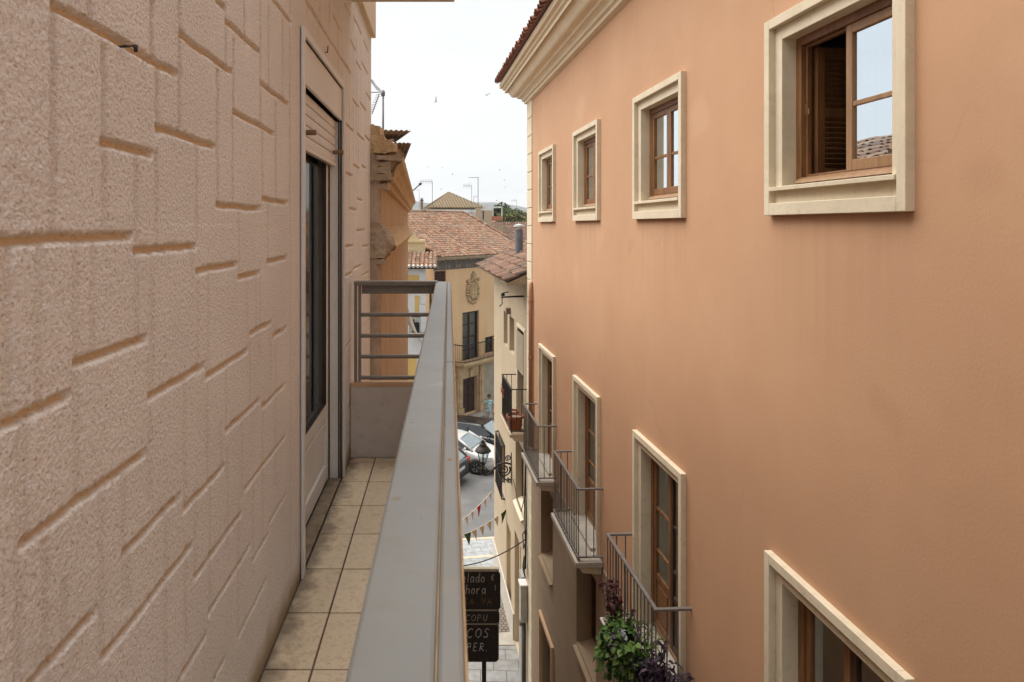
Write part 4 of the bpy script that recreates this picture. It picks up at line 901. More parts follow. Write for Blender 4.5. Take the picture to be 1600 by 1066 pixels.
mb = MB(); tile_roof(mb, (-.3,-.70,EZ), (1,0,0), (0,math.cos(slp),math.sin(slp)), int((PL+.6)/.165), 24, .165, .242, seed=31, jit=1.4); 
n_ = len(mb.v)
for k in range(27):       # verge tiles and ridge
    for s in (-.3, PL+.3):
        mb.tube([(s,-.70+k*.21*math.cos(slp),EZ+.05+k*.21*math.sin(slp)),(s,-.70+(k+1.15)*.21*math.cos(slp),EZ+.06+(k+1.15)*.21*math.sin(slp))], .085, 8, t=rnd.random())
mb.build('roof', M['tile'], pal)
mb = MB(); rl = 24*.242; 
mb.quad((-.3,-.7+rl*math.cos(slp),EZ+rl*math.sin(slp)),(PL+.3,-.7+rl*math.cos(slp),EZ+rl*math.sin(slp)),(PL+.3,10.6,EZ),(-.3,10.6,EZ)); mb.build('rear_roof', M['old_tile'], pal)
mb = MB(); y = -.7+rl*math.cos(slp)
for k in range(int((PL+.6)/.38)): mb.tube([(-.3+k*.38,y,EZ+rl*math.sin(slp)+.02),(-.3+k*.38+.42,y,EZ+rl*math.sin(slp)+.04)], .10, 8, t=rnd.random())
mb.build('ridge_tiles', M['tile'], pal)
# painted frieze: dark grey band with pale arches standing a little proud
fz0, fz1 = ph(690,420.5), PT-.20
M['frieze'] = mat('grey_frieze', (.155,.14,.12), (.11,.10,.085), .9, 4, dirt=(.25,.22,.18), dirt_amt=.5)
mb = MB(); mb.box(.01,PL,-.025,-.002,fz0,fz1); mb.box(-.005,PL,-.05,-.002,fz0-.05,fz0-.003); fo = mb.build('frieze', M['frieze'], pal)
mb = MB(); x = .35
while x < PL-.6:
    pts = [(x+.34+.33*math.cos(math.pi*k/10), fz0+.18+.30*math.sin(math.pi*k/10)) for k in range(11)]
    for (a0,b0),(a1,b1) in zip(pts[:-1],pts[1:]):
        mb.hexa([(a0,-.034,b0-.03),(a1,-.034,b1-.03),(a1,-.026,b1-.03),(a0,-.026,b0-.03),(a0,-.034,b0+.03),(a1,-.034,b1+.03),(a1,-.026,b1+.03),(a0,-.026,b0+.03)])
    for a in (x+.01, x+.67): mb.box(a-.05,a+.05,-.034,-.0255,fz0+.005,fz0+.2)
    x += .92
mb.build('frieze_arches', mat('pale_frieze_paint', (.30,.275,.235), (.2,.185,.16), .9, 5), pal)
# coat of arms: crown above, scrolled mantling round an oval shield
s0 = psx(738); zc_ = (ph(738,425)+ph(738,475))/2; hh = (ph(738,425)-ph(738,475))/2
mb = MB(); wv = (psx(748)-psx(728))/2
def blob(cx, cz, rx, rz, d, n=12, seed=0, ch=0.0):
    r_ = random.Random(seed); rows = []
    for q, (f, y) in enumerate(((1.0,0),(.96,-.6*d),(.72,-.92*d),(.35,-1.0*d),(.02,-1.0*d))):
        rows.append([(cx+rx*f*math.cos(2*math.pi*k/n)*(1+r_.uniform(-ch,ch)), y, cz+rz*f*math.sin(2*math.pi*k/n)*(1+r_.uniform(-ch,ch))) for k in range(n)])
    mb.loft(rows, closed=True)
blob(s0, zc_-hh*.18, wv*.66, hh*.60, .14, 20, 1, .03)
for k in range(24):                  # mantling scrolls
    a = 2*math.pi*k/24; cx = s0+math.cos(a)*wv*.86; cz = zc_-hh*.20+math.sin(a)*hh*.70
    blob(cx, cz, wv*.20*(1+.3*math.sin(k*2.1)), hh*.10*(1+.3*math.cos(k*1.7)), .10+.04*(k % 2), 9, k, .15)
blob(s0+wv*.1, zc_+hh*.62, wv*.42, hh*.16, .18, 14, 40, .08)
blob(s0+wv*.1, zc_+hh*.80, wv*.34, hh*.14, .17, 12, 41, .08); blob(s0+wv*.1, zc_+hh*.95, wv*.14, hh*.10, .12, 9, 42, .1)
blob(s0+wv*.85, zc_+hh*.52, wv*.22, hh*.11, .13, 9, 43, .2); blob(s0-wv*.7, zc_+hh*.45, wv*.28, hh*.12, .13, 9, 44, .2)
ca = mb.build('coat_of_arms', M['sandstone'], pal, smooth=True); tag(ca, 'carved stone coat of arms with crown')
mb = MB()
for r_ in range(4):
    for c_ in range(2):
        x0 = s0-wv*.38+c_*wv*.40; z0 = zc_-hh*.62+r_*hh*.22; mb.box(x0,x0+wv*.34,-.17,-.12,z0,z0+hh*.17)
mb.build('shield_quarters', M['sandstone'], ca, bevel=.015)
# balcony window, balcony
def casement(a,b,c,d,rows,y=.16,m='wood_dark',nm='window'):
    wd = empty(nm,(0,0,0),parent=pal)
    mb = MB(); mb.ring(a,b,c,d,.09,y-.05,y+.02); xm = (a+b)/2; mb.box(xm-.05,xm+.05,y-.045,y+.015,c+.09,d-.09)
    for k in range(1,rows):
        z = c+(d-c)*k/rows; mb.box(a+.09,xm-.05,y-.04,y+.01,z-.03,z+.03); mb.box(xm+.05,b-.09,y-.04,y+.01,z-.03,z+.03)
    mb.build('window_frame', mat('dark_brown_paint', (.055,.03,.025), None, .6, 6) if 'dbp' not in M else M['dbp'], wd)
    mb = MB(); mb.quad((a+.08,y-.01,c+.08),(b-.08,y-.01,c+.08),(b-.08,y-.01,d-.08),(a+.08,y-.01,d-.08)); mb.build('pane', M['glass'], wd)
    mb = MB(); mb.box(a,b,y+.11,y+.12,c,d); mb.build('curtain', mat('net_curtain', (.30,.27,.22), None, .9, 5) if 'net' not in M else M['net'], wd)
    return wd
M['dbp'] = mat('dark_brown_paint', (.050,.027,.022), None, .6, 6); M['net'] = mat('net_curtain', (.30,.27,.22), None, .9, 5)
casement(*holes[1], 4, nm='french_window')
wd = empty('shuttered_window',(0,0,0),parent=pal); a,b,c,d = holes[2]
mb = MB(); mb.ring(a,b,c,d,.07,.06,.12); 
for k in range(14): mb.box(a+.07,b-.07,.08,.10,c+.07+(d-c-.14)*k/14,c+.07+(d-c-.14)*k/14+.05)
mb.build('shutter', mat('maroon_shutter', (.085,.035,.028), None, .6, 6), wd)
casement(*holes[3], 2)
bs0, bs1 = psx(712.5), psx(772); bt = ph(713,566); bz = ph(713,539)
pb = empty('balcony',(0,0,0),parent=pal)
mb = MB(); mb.box(bs0-.25,bs1,-.75,-.001,bt-.14,bt); mb.box(bs0-.15,bs1-.05,-.6,-.001,bt-.28,bt-.142); mb.build('slab', M['sandstone'], pb, bevel=.02)
mb = MB(); hr = bt+.98
for h,w_ in ((hr,.025),(bt+.08,.015)): mb.box(bs0-.22,bs1-.03,-.72,-.69,h-w_,h+w_); mb.box(bs0-.22,bs0-.19,-.689,0,h-w_,h+w_); mb.box(bs1-.06,bs1-.03,-.689,0,h-w_,h+w_)
n = int((bs1-bs0+.2)/.125)
for k in range(n+1):
    x = bs0-.205+(bs1-bs0+.16)*k/n; mb.tube([(x,-.705,bt),(x,-.705,hr)], .011, 6)
for k in range(1,5): mb.tube([(bs0-.205,-.14*k,bt),(bs0-.205,-.14*k,hr)],.011,6); mb.tube([(bs1-.045,-.14*k,bt),(bs1-.045,-.14*k,hr)],.011,6)
mb.build('railing', M['black_iron'], pb)
# portal
pt = empty('portal',(0,0,0),parent=pal)
mb = MB(); ptop = ph(735,589)
for x0,x1 in ((db[0]-.62,db[0]-.08),(db[1]+.08,db[1]+.62)):
    mb.box(x0+.06,x1-.06,-.16,-.001,.55,ptop+.1); mb.box(x0,x1,-.24,-.001,0,.55); mb.box(x0+.0,x1-.0,-.22,-.001,ptop+.1,ptop+.24)
    mb.box(x0+.16,x1-.16,-.20,-.1605,.6,ptop)
    mb.box(x0+.07,x1-.07,-.18,-.001,ptop+.24,ptop+.62)
mb.box(db[0]-.08,db[0]-.001,-.08,-.001,0,ptop); mb.box(db[1]+.001,db[1]+.08,-.08,-.001,0,ptop)
mb.box(db[0]-.08,db[1]+.08,-.10,-.001,ptop+.003,ptop+.55); mb.box((db[0]+db[1])/2-.12,(db[0]+db[1])/2+.12,-.17,-.101,ptop+.05,ptop+.5)
mb.box(db[0]-.75,db[1]+.75,-.34,-.001,ptop+.62,ptop+.74)
mb.build('stone_surround', M['sandstone'], pt, bevel=.025)
mb = MB(); dm = (db[0]+db[1])/2
for x0,x1 in ((db[0]+.001,dm-.008),(dm+.008,db[1]-.001)):
    mb.box(x0,x1,.14,.20,doorB,ptop)
    for r_ in range(5):
        z0 = doorB+.12+r_*(ptop-doorB-.1)/5; mb.box(x0+.1,x1-.1,.11,.1395,z0,z0+(ptop-doorB)/5-.12)
mb.build('door_leaf', M['dbp'], pt, bevel=.015)
mb = MB(); mb.box(db[0]-.05,db[1]+.9,-.8,-.245,.0,.09); mb.build('step', M['kerb'], pt, bevel=.02)
mb = MB(); mb.box(db[1]+.64,PL,-.03,-.002,0,ptop+.5); mb.build('stone_base', M['greystone'], pal)
mb = MB(); mb.box(.02,db[0]-.64,-.03,-.002,0,1.0); mb.build('stone_base', M['greystone'], pal)

# ================================================================ YELLOW AND WHITE HOUSE at the left, behind the neighbour
yh = empty('corner_house', (-5.0,33.2,0), 0, 'small yellow house with white corner blocks and white rimmed tile eave, left of the palace', 'building')
def yx(px, z=33.2): return (px-CX)*z/F+5.0
def yz(py, z=33.2): return H((CY-py)*z/F)
M['yellow'] = mat('yellow_paint', (.62,.42,.15), (.56,.37,.12), .8, 1.5, dirt=(.4,.28,.12), dirt_amt=.2)
M['white_wall'] = mat('white_wash', (.66,.66,.66), (.58,.58,.58), .8, 1.5, dirt=(.4,.38,.34), dirt_amt=.3)
mb = MB(); mb.box(0,yx(664.5),0,2.2,0,yz(414)); mb.build('wall', M['white_wall'], yh)
mb = MB()
for (a,b,c,d) in ((636,655,430,453),(648,655,462,487),(642,648,500,520),(600,634,430,520),(636,651,560,640)): mb.box(yx(a),yx(b),-.02,-.002,yz(d),yz(c))
mb.build('yellow_panels', M['yellow'], yh)
mb = MB(); k = 0; z = yz(462)
while z > .3:
    w_ = yx(664.5)-(yx(655) if k % 2 else yx(657.5)); mb.box(yx(664.5)-w_, yx(664.5)+.02, -.045,-.021, z-.42, z-.02); z -= .45; k += 1
mb.build('corner_blocks', M['white_wall'], yh, bevel=.02)
mb = MB(); s2 = R(20); tile_roof(mb, (-.5,-.40,yz(416)), (1,0,0), (0,math.cos(s2),math.sin(s2)), 25, 6, .205, .30, seed=44); mb.build('roof', M['tile'], yh)
mb = MB()
for k in range(25): mb.tube([(-.5+(k+.5)*.205,-.45,yz(416)+.0),(-.5+(k+.5)*.205,-.37,yz(416)+.03)], .07, 10)
mb.build('eave_rim', M['white_wall'], yh)
mb = MB(); mb.box(-.4,4.6,-.3,0,yz(416)-.12,yz(416)-.04); mb.build('eave_board', M['wood_dark'], yh)
yb_ = empty('balcony',(0,0,0),parent=yh); mb = MB(); mb.box(yx(641),yx(657),-.5,-.05,yz(521),yz(518)); mb.build('slab', M['white_wall'], yb_)
mb = MB(); 
for h in (yz(518)+.03,yz(518)+.75): mb.box(yx(641),yx(657),-.49,-.46,h,h+.03)
for k in range(9): x = yx(641)+(yx(657)-yx(641))*k/8; mb.tube([(x,-.475,yz(518)),(x,-.475,yz(518)+.77)],.012,6)
mb.box(yx(645),yx(656),-.44,-.40,yz(518),yz(518)+.5)
mb.build('railing', M['black_iron'], yb_)
wd = empty('window',(0,0,0),parent=yh); mb = MB(); mb.ring(yx(643),yx(649.5),yz(518),yz(497),.06,-.05,-.003); mb.build('window_frame', M['cream_trim'], wd); mb = MB(); mb.box(yx(643)+.06,yx(649.5)-.06,-.02,-.004,yz(518),yz(497)-.06); mb.build('shutter', M['wood_light'], wd)
# white awning fastened to the front of the ochre neighbour
mb = MB(); rows = []
for t in [i/8 for i in range(9)]:
    p, q = P(638+2*t, 480+6*t, 17+3*t), P(638+24*t, 506+34*t, 17+3*t)
    rows.append([p.lerp(q, k/6)+Vector((0,0,-.10*math.sin(math.pi*k/6)*t)) for k in range(7)])
mb.loft(rows)
aw = mb.build('shade_cloth', mat('grey_white_cloth', (.50,.47,.42), None, .9, 4), smooth=True); so_ = aw.modifiers.new('thick','SOLIDIFY'); so_.thickness = .01
tag(aw, 'pale cloth awning hanging off the far corner of the old ochre house', 'awning')
# yellow roof block of the palace side
yb2 = empty('rooftop_box', P(637,403,34.6)+Vector((0,0,-2)), 0, 'small pale yellow rooftop block beside the palace roof, above the white rimmed tiles', 'rooftop room')
k39 = 34.6/F
mb = MB(); mb.box(-.6,27*k39,0,.7,0,2+28*k39); mb.poly([(-.6,0,2+28*k39),(8*k39,0,2+42*k39),(27*k39-.3,0,2+28*k39)]); mb.box(-.6,28*k39,-.06,-.002,2+24*k39,2+27*k39); mb.build('wall', mat('pale_yellow', (.62,.49,.29), (.56,.44,.25), .8, 2), yb2)
mb = MB(); 
for k in range(3): mb.tube([((2+k*2.5)*k39,-.05,2),((2+k*2.5)*k39,-.05,2+14*k39)],.012,6)
mb.tube([(1*k39,-.05,2+14*k39),(8*k39,-.05,2+14*k39)],.012,6); mb.build('conduit', M['cream_trim'], yb2)

# ================================================================ ROOFTOPS BEHIND
tw = empty('lookout_tower', P(708,353,62)-Vector((0,0,CZ)), R(8), 'lookout room with a tan ribbed pyramid roof rising behind the palace roof', 'building')
k62 = 62/F
mb = MB(); hz = H(28*k62); mb.box(-1.9,2.0,-1.7,1.7,0,hz-.4)
mb.build('wall', M['white_wall'], tw)
M['ribbed'] = mat('tan_ribbed_sheet', (.22,.165,.09), (.17,.125,.068), .7, 3)
ap = (-.4,0,H(53*k62)); cor = [(-2.5,-2.1,hz),(2.5,-2.1,hz),(2.5,2.1,hz),(-2.5,2.1,hz)]
mb = MB()
for i in range(4): mb.poly([cor[i], cor[(i+1)%4], ap], .5)
rb = MB(); mb.hexa([(x,y,z-.10) for x,y,z in cor]+[(x,y,z-.005) for x,y,z in cor])
for i in range(4):
    a, b = Vector(cor[i]), Vector(cor[(i+1)%4]); A = Vector(ap)
    for k in range(1,20):
        t = k/20; f = min(t,1-t)*2; p = a.lerp(b,t); m_ = a.lerp(b,.5)
        # rib runs straight up the slope until it meets the hip
        q = p+(A-m_)*f*.98
        rb.tube([p,q],.05,5)
pr_ = mb.build('pyramid_roof', M['ribbed'], tw); rb.build('roof_ribs', mat('brown_ribs', (.13,.09,.05), None, .7, 4), pr_)
mb = MB(); mb.box(-1.0,.75,-1.72,-1.701,hz-1.5,hz-.45); mb.build('shadow_panel', M['wood_dark'], tw)  # dark panel stands in for the shadow below the pyramid roof
lowr = empty('tiled_ridge', P(690,353,52)-Vector((0,0,CZ)), R(20), 'strip of old mossy tile roof between the palace ridge and the tan pyramid roof', 'roof')
mb = MB(); tile_roof(mb, (-1.2,-1.0,H(-.2)), (1,0,-.10), (0,.9,.42), 16, 5, .24, .34, seed=61); mb.build('tiles', M['old_tile'], lowr)
mb = MB(); mb.box(-1.2,2.6,.2,.4,0,H(-.25)); mb.build('wall', M['fibro'], lowr)
terr = empty('terrace_house', P(765,353,58)-Vector((0,0,CZ)), 0, 'beige roof terrace with potted plants under a white pergola right of the pyramid roof', 'building')
k58 = 58/F
def tx(px): return (px-765)*k58
mb = MB(); mb.box(tx(741),tx(786),0,4,0,H((353-344)*k58-0.5)); mb.box(tx(743),tx(752),-.3,0-.002,0,H((353-325.5)*k58)); mb.box(tx(752.5),tx(769),-.2,-.002,0,H((353-329)*k58)); mb.build('wall', M['cream_wall'], terr)
mb = MB(); mb.box(tx(768),tx(784),-.25,-.05,H(8*k58),H(15*k58)); mb.build('planter_wall', mat('brick_orange', (.40,.17,.09), (.33,.13,.07), .8, 4), terr)
mb = MB(); zt_ = H(29*k58)
for a in (755,770,784): mb.box(tx(a)-.04,tx(a)+.04,-.2,-.12,H(10*k58),zt_)
mb.box(tx(755),tx(784.5),-.2,-.12,zt_,zt_+.06); mb.box(tx(755),tx(784.5),2.5,2.6,zt_,zt_+.06); mb.box(tx(784)-.03,tx(784)+.03,-.119,2.5,zt_,zt_+.06)
mb.build('pergola', M['white_wall'], terr)
# roofs to the right behind the palace
def back_house(nm, px, z, rot, w_, d_, heave, lab, wallm, roofm, seed, pitch=22):
    b = empty(nm, Vector(((px-CX)*z/F, z, 0)), rot, lab, 'building'); he = H(heave); s_ = R(pitch)
    mb = MB(); mb.box(-w_/2,w_/2,0,d_,0,he-.05); mb.poly([(-w_/2,0,he-.05),(-w_/2,d_,he-.05),(-w_/2,d_/2,he-.1+d_/2*math.tan(s_))]); mb.poly([(w_/2,0,he-.05),(w_/2,d_,he-.05),(w_/2,d_/2,he-.1+d_/2*math.tan(s_))]); mb.build('wall', wallm, b)
    mb = MB(); tile_roof(mb, (-w_/2-.3,-.3,he), (1,0,0), (0,math.cos(s_),math.sin(s_)), int((w_+.6)/.26), int((d_/2+.4)/math.cos(s_)/.4), .26, .4, seed=seed, seg=4); mb.build('roof', roofm, b)
    mb = MB(); mb.quad((-w_/2-.3,d_/2,he+(d_/2+.3)*math.tan(s_)),(w_/2+.3,d_/2,he+(d_/2+.3)*math.tan(s_)),(w_/2+.3,d_+.3,he),(-w_/2-.3,d_+.3,he)); mb.build('rear_roof', roofm, b)
    return b
back_house('brown_roofed_house', 822, 48, R(50), 8, 7, -3.0, 'house with a mossy brown tiled roof behind the blue grey chimney flue', M['ochre'], M['old_tile'], 71)
back_house('far_house', 805, 72, R(-12), 9, 7, -1.1, 'low house with a brown tiled roof below the green trees on the skyline', M['cream_wall'], M['old_tile'], 72)
back_house('far_house', 600, 80, R(15), 14, 8, -.5, 'far tiled house half hidden behind the old ochre house', M['ochre'], M['tile'], 73)
back_house('far_house', 830, 110, R(-5), 14, 9, .3, 'distant house with a terracotta roof behind the trees at right', M['ochre'], M['tile'], 74)
back_house('far_house', 660, 95, R(5), 10, 8, .4, 'distant house with a red tiled roof left of the pyramid roof', M['cream_wall'], M['tile'], 75)
back_house('plaza_house', 850, 60, R(51), 16, 9, -2.0, 'tall plain house continuing the plaza front behind the cream house', M['ochre'], M['old_tile'], 76)
# chimney stack on the small roof
cst = empty('chimney_stack', P(659,330,50)-Vector((0,0,3)), 0, 'thin grey brown chimney stack on the roof left of the pyramid roof', 'chimney')
mb = MB(); mb.box(-.10,.10,-.1,.1,0,3.75); mb.box(-.14,.14,-.14,.14,3.75,3.83); mb.box(-.08,.08,-.08,.08,3.831,3.95); mb.build('stack', M['fibro'], cst, bevel=.01)
# hills
M['hill'] = mat('scrub_hill', (.075,.085,.07), (.05,.06,.05), .95, .02, dirt=(.13,.11,.08), dirt_amt=.5)
def hill(nm, z, x0, x1, hfun, m):
    mb = MB(); rows = []; n = 160
    for j in range(7):
        t = j/6; row = []
        for k in range(n+1):
            x = x0+(x1-x0)*k/n; h = hfun(x)*(math.sin(t*math.pi/2)**.8)+(vnoise(np.array([[x]]),np.array([[j*37.]]),60,50,9)[0,0]-.5)*14*t
            row.append((x, z-260*(1-t), h))
        rows.append(row)
    mb.loft(rows); return tag(mb.build(nm, m, smooth=True), kind='structure')
def hf(x): return 88-.045*(x+97)+5*math.sin(x/60)+2*math.sin(x/23)+12*math.sin(x/400+2)
hill('hills', 2300, -1500, 1800, lambda x: max(20, hf(x)), M['hill'])
# trees between the terrace and the far roofs
M['leaf'] = tint_mat('tree_leaves', [(.015,.03,.01),(.03,.05,.015),(.05,.07,.02),(.08,.085,.025)], .7, .0, 10)
M['leaf_light'] = tint_mat('yellow_green_leaves', [(.05,.06,.015),(.09,.10,.025),(.14,.135,.035)], .7, .0, 10)
M['bark'] = mat('bark', (.10,.075,.05), None, .95, 6, bump=.4)
def tree(px, z, ytop, rx, rz, m, lab, seed, n=1500, ls=.16):
    r_ = random.Random(seed); base = Vector(((px-CX)*z/F, z, 0)); ht = H((CY-ytop)*z/F)
    t = empty('tree', base, 0, lab, 'tree', 'trees on the skyline')
    mb = MB(); mb.tube([(0,0,0),(.05,.02,ht*.5),(.1,0,ht-rz)], .2, 8, r2=.09)
    for k in range(6):
        a = k*1.05; mb.tube([(.08,0,ht-rz*1.8),(math.cos(a)*rx*.5,math.sin(a)*rx*.5,ht-rz*(.5+.4*r_.random()))],.06,6,r2=.02)
    mb.build('trunk', M['bark'], t, smooth=True)
    mb = MB(); cl = [(r_.uniform(-.7,.7)*rx, r_.uniform(-.7,.7)*rx, ht-rz+r_.uniform(-.75,.72)*rz, r_.uniform(.25,.5)) for _ in range(22)]
    for _ in range(n):
        cx,cy,cz,q = r_.choice(cl); d = Vector((r_.gauss(0,1),r_.gauss(0,1),r_.gauss(0,1))).normalized()*q*r_.random()**.4
        p = Vector((cx+d.x*rx,cy+d.y*rx,cz+d.z*rz)); a = Vector((r_.gauss(0,1),r_.gauss(0,1),r_.gauss(0,1))).normalized()*ls; b = a.orthogonal().normalized()*ls*.7
        mb.quad(p-a,p+b,p+a,p-b,min(1,max(0,r_.gauss(.5,.25))))
    mb.build('crown', m, t)
tree(782, 88, 318, 1.2, 1.3, M['leaf'], 'tall dark green tree standing right of the white pergola', 1)
tree(790, 80, 329, 1.2, 1.2, M['leaf'], 'dark bushy tree close behind the white pergola', 2)
tree(798, 84, 326, 1.6, 1.2, M['leaf'], 'broad dark tree on the skyline behind the yellow green one', 3)
tree(803, 78, 332, 1.7, 1.0, M['leaf_light'], 'yellow green tree in front of the dark ones on the skyline', 4)
tree(816, 90, 330, 1.8, 1.0, M['leaf'], 'low dark tree nearest the orange building on the skyline', 5)
# aerials
M['alu'] = mat('aluminium_aerial', (.20,.20,.21), None, .5, 6, metal=.3)
def aerial(px, y0, y1, z, lab, boom=.9, n=9, d=-1, r=.018, yl=0.0, el=.25, tilt=0.0):
    b = P(px,y0,z); h = (y0-y1)*z/F
    o = empty('television_aerial', b, 0, lab, 'aerial', 'television aerials on the rooftops')
    mb = MB(); mb.tube([(0,0,-.6),(0,0,h)], r, 6); mb.build('mast', M['alu'], o)
    mb = MB(); zz = h-.03-yl; mb.tube([(.0,0,zz),(d*boom,.1,zz+tilt)], r*.8, 6)
    for k in range(n):
        t = (k+.6)/n; c = Vector((d*boom*t,.1*t,zz+tilt*t)); l_ = el*(1-.4*t); mb.tube([c+Vector((0,-l_*.5,-l_)),c+Vector((0,l_*.5,l_))], r*.5, 5)
    mb.build('antenna_array', M['alu'], o)
    return o
aerial(675.5, 332, 283, 55, 'aerial with a reddish array above the left end of the palace roof', 1.0, 8, -1, .022)
aerial(737, 335, 290, 60, 'thin aerial mast just right of the pyramid roof with a short array', .75, 7, -1, .02)
aerial(747, 335, 277, 58, 'tallest bent aerial mast right of the pyramid roof', .8, 0, -1, .03)
aerial(740, 335, 307, 66, 'low aerial between the two masts right of the pyramid roof', .5, 5, 1, .016, 0, .18)
aerial(807, 345, 313, 75, 'small faint aerial near the orange building corner', .6, 6, -1, .016, .0, .2)
aerial(655, 335, 296, 48, 'thin curved aerial mast above the grey chimney stack', .3, 0, -1, .012)
# near aerial on the old house
b = P(598.5, 228, 7.2); o = empty('television_aerial', b, 0, 'nearest aerial on a pale mast above the corrugated roof sheets at left', 'aerial', 'television aerials on the rooftops')
mb = MB(); hgt = (228-141)*7.2/F; mb.tube([(0,0,-.3),(0,0,hgt)], .011, 8); mb.lathe([(0,.03),(.02,.02),(.022,-.03),(0,-.04)],10,(0,0,hgt-.03)); mb.build('mast', M['alu'], o, smooth=True)
mb = MB(); mb.tube([(0,0,hgt-.02),(-.16,.02,hgt-.02)],.006,6)
mb.tube([(-.02,0,hgt-.0),(-.16,.25,hgt+.16)],.005,6); mb.tube([(-.04,0,hgt-.04),(-.14,.25,hgt-.2)],.005,6)
for k in range(9):
    for s_ in (1,-1):
        t = (k+1)/9; c = Vector((-.03-.12*t,.25*t,hgt-.02+s_*.19*t)); mb.tube([c+Vector((-.035,-.02,.012*s_)),c+Vector((.02,.02,-.012*s_))],.003,5)
mb.build('antenna_array', M['alu'], o)
# satellite-dish arm poking past the old cornice
b = P(643,300,16); o = empty('dish_arm', b, 0, 'dark antenna arm sticking out past the old broken cornice', 'aerial')
mb = MB(); mb.tube([(-.15,0,-.08),(0,0,0),(P(656.5,288,16)-b)],.014,6); mb.build('arm', M['black_iron'], o)
mb = MB(); c = P(656.5,288,16)-b; mb.lathe([(0,-.03),(.03,-.02),(.035,.02),(0,.04)],8,c); mb.tube([c+Vector((-.02,0,.0)),c+Vector((.04,0,.02))],.02,6); mb.build('receiver_head', M['black_iron'], o)
# ================================================================ STREET LAMP on the cream house
def RBp(s, o, h):                                   # point in the right-hand facades' frame -> world
    d = Vector((-SL,1,0)).normalized(); n = Vector((-1,-SL,0)).normalized()
    return Vector((2.63,0,0))+d*s+n*o+Vector((0,0,H(h)))
ls_ = 17.65; lh = -6.27
lamp = empty('street_lamp', RBp(ls_,0.001,lh), RZ, 'black wrought iron scroll bracket lantern hanging over the street from the cream house', 'street lamp')
# local: y out over the street
mb = MB()
def spiral(c, r0, r1, a0, a1, n=28): return [(0, c[0]+(r0+(r1-r0)*k/n)*math.cos(a0+(a1-a0)*k/n), c[1]+(r0+(r1-r0)*k/n)*math.sin(a0+(a1-a0)*k/n)) for k in range(n+1)]
mb.tube([(0,.0,-.33),(0,.0,.36)], .022, 8)
mb.tube(spiral((.20,-.03),.17,.03,2.6,2.6+4.2*math.pi), .020, 8)
arm = [(0,.02,.12),(0,.18,.16),(0,.34,.12),(0,.46,.0),(0,.56,-.12),(0,.66,-.16),(0,.76,-.10),(0,.79,.0),(0,.74,.06)]
mb.tube(arm, .026, 8); mb.tube(spiral((.70,-.04),.10,.02,-.5,2.8*math.pi), .016, 8)
mb.tube([(0,.02,-.28),(0,.12,-.30),(0,.22,-.22),(0,.30,-.05)], .016, 8); mb.tube(spiral((.08,.28),.08,.015,-1.5,3*math.pi),.014,6); mb.tube(spiral((.06,-.30),.07,.015,1.5,-2.6*math.pi),.014,6)
mb.build('bracket', M['black_iron'], lamp, smooth=True)
mb = MB(); mb.box(-.05,.05,0,.012,-.40,.42); mb.build('wall_plate', M['black_iron'], lamp, bevel=.004)
mb = MB(); yl = .74
def sq(mb, prof, n, c):
    mb.lathe(prof, n, c)
mb.lathe([(.0,.0),(.05,.02),(.06,.06),(.04,.08),(.075,.10)],8,(0,yl,.06)); 
for k in range(6):
    a = k*math.pi/3; mb.tube([(.075*math.cos(a),yl+.075*math.sin(a),.15),(.165*math.cos(a),yl+.165*math.sin(a),.46)],.010,6)
mb.lathe([(.165,.44),(.18,.46),(.17,.475)],6,(0,yl,0)); mb.build('lantern_cage', M['black_iron'], lamp)
mb = MB(); mb.lathe([(.20,.455),(.215,.47),(.20,.50),(.14,.575),(.085,.62),(.10,.64),(.07,.665),(.045,.70),(.055,.715),(.0,.77)],12,(0,yl,0)); mb.build('lantern_hood', M['black_iron'], lamp, smooth=True)
mb = MB(); mb.lathe([(.07,.155),(.155,.45)],6,(0,yl,0)); mb.build('lantern_glass', M['glass'], lamp)
# ================================================================ CABLES, METER BOX
M['cable'] = mat('black_cable', (.03,.027,.025), None, .7, 9)
def sag(a, b, s, n=20): 
    a, b = Vector(a), Vector(b); return [a.lerp(b, k/n)+Vector((0,0,-4*s*(k/n)*(1-k/n))) for k in range(n+1)]
mb = MB(); mb.tube(sag(RBp(15.25,.03,-6.98), (-.62,14.2,H(-7.0)), .30), .011, 6); tag(mb.build('cable', M['cable'], smooth=True), 'thin black cable sagging across the street above the chalk sign', 'cable')
mb = MB(); mb.tube([RBp(15.13,.05,-4.75),RBp(15.15,.06,-5.6),RBp(15.11,.05,-6.6),RBp(15.16,.06,-7.6)], .016, 6); mb.tube([RBp(15.22,.05,-4.8),RBp(15.25,.07,-6.1),RBp(15.20,.05,-7.5)], .012, 6)
mb.tube([RBp(15.2,.05,-5.9),RBp(15.8,.05,-6.6),RBp(16.4,.05,-6.55),RBp(17.0,.05,-6.3)], .010, 6); mb.tube([RBp(15.17,.06,-6.75),RBp(15.3,.10,-6.9),RBp(15.25,.09,-7.2),RBp(15.1,.08,-7.0),RBp(15.17,.06,-7.5)],.013,6)
for k in range(6): mb.tube([RBp(15.08+.03*k,.08,-7.45+.02*k),RBp(15.06+.035*k,.11,-7.6),RBp(15.10+.03*k,.08,-7.75)],.014,6)
tag(mb.build('cable_bundle', M['cable'], smooth=True), 'bundle of dark cables running down the corner above the white meter box', 'cables')
mbx = empty('meter_box', RBp(15.2,.06,-8.75), RZ, 'slim white meter box fixed to the corner under the cable bundle', 'meter box')
mb = MB(); mb.box(-.13,.13,-.03,.12,0,.80); mb.build('case', mat('grey_white_case', (.46,.44,.40), (.38,.36,.32), .6, 5, dirt=(.25,.2,.15), dirt_amt=.5), mbx, bevel=.01); mb = MB(); mb.box(-.145,.145,-.035,.14,.8005,.835); mb.build('lid', M['white_alu'], mbx, bevel=.006)
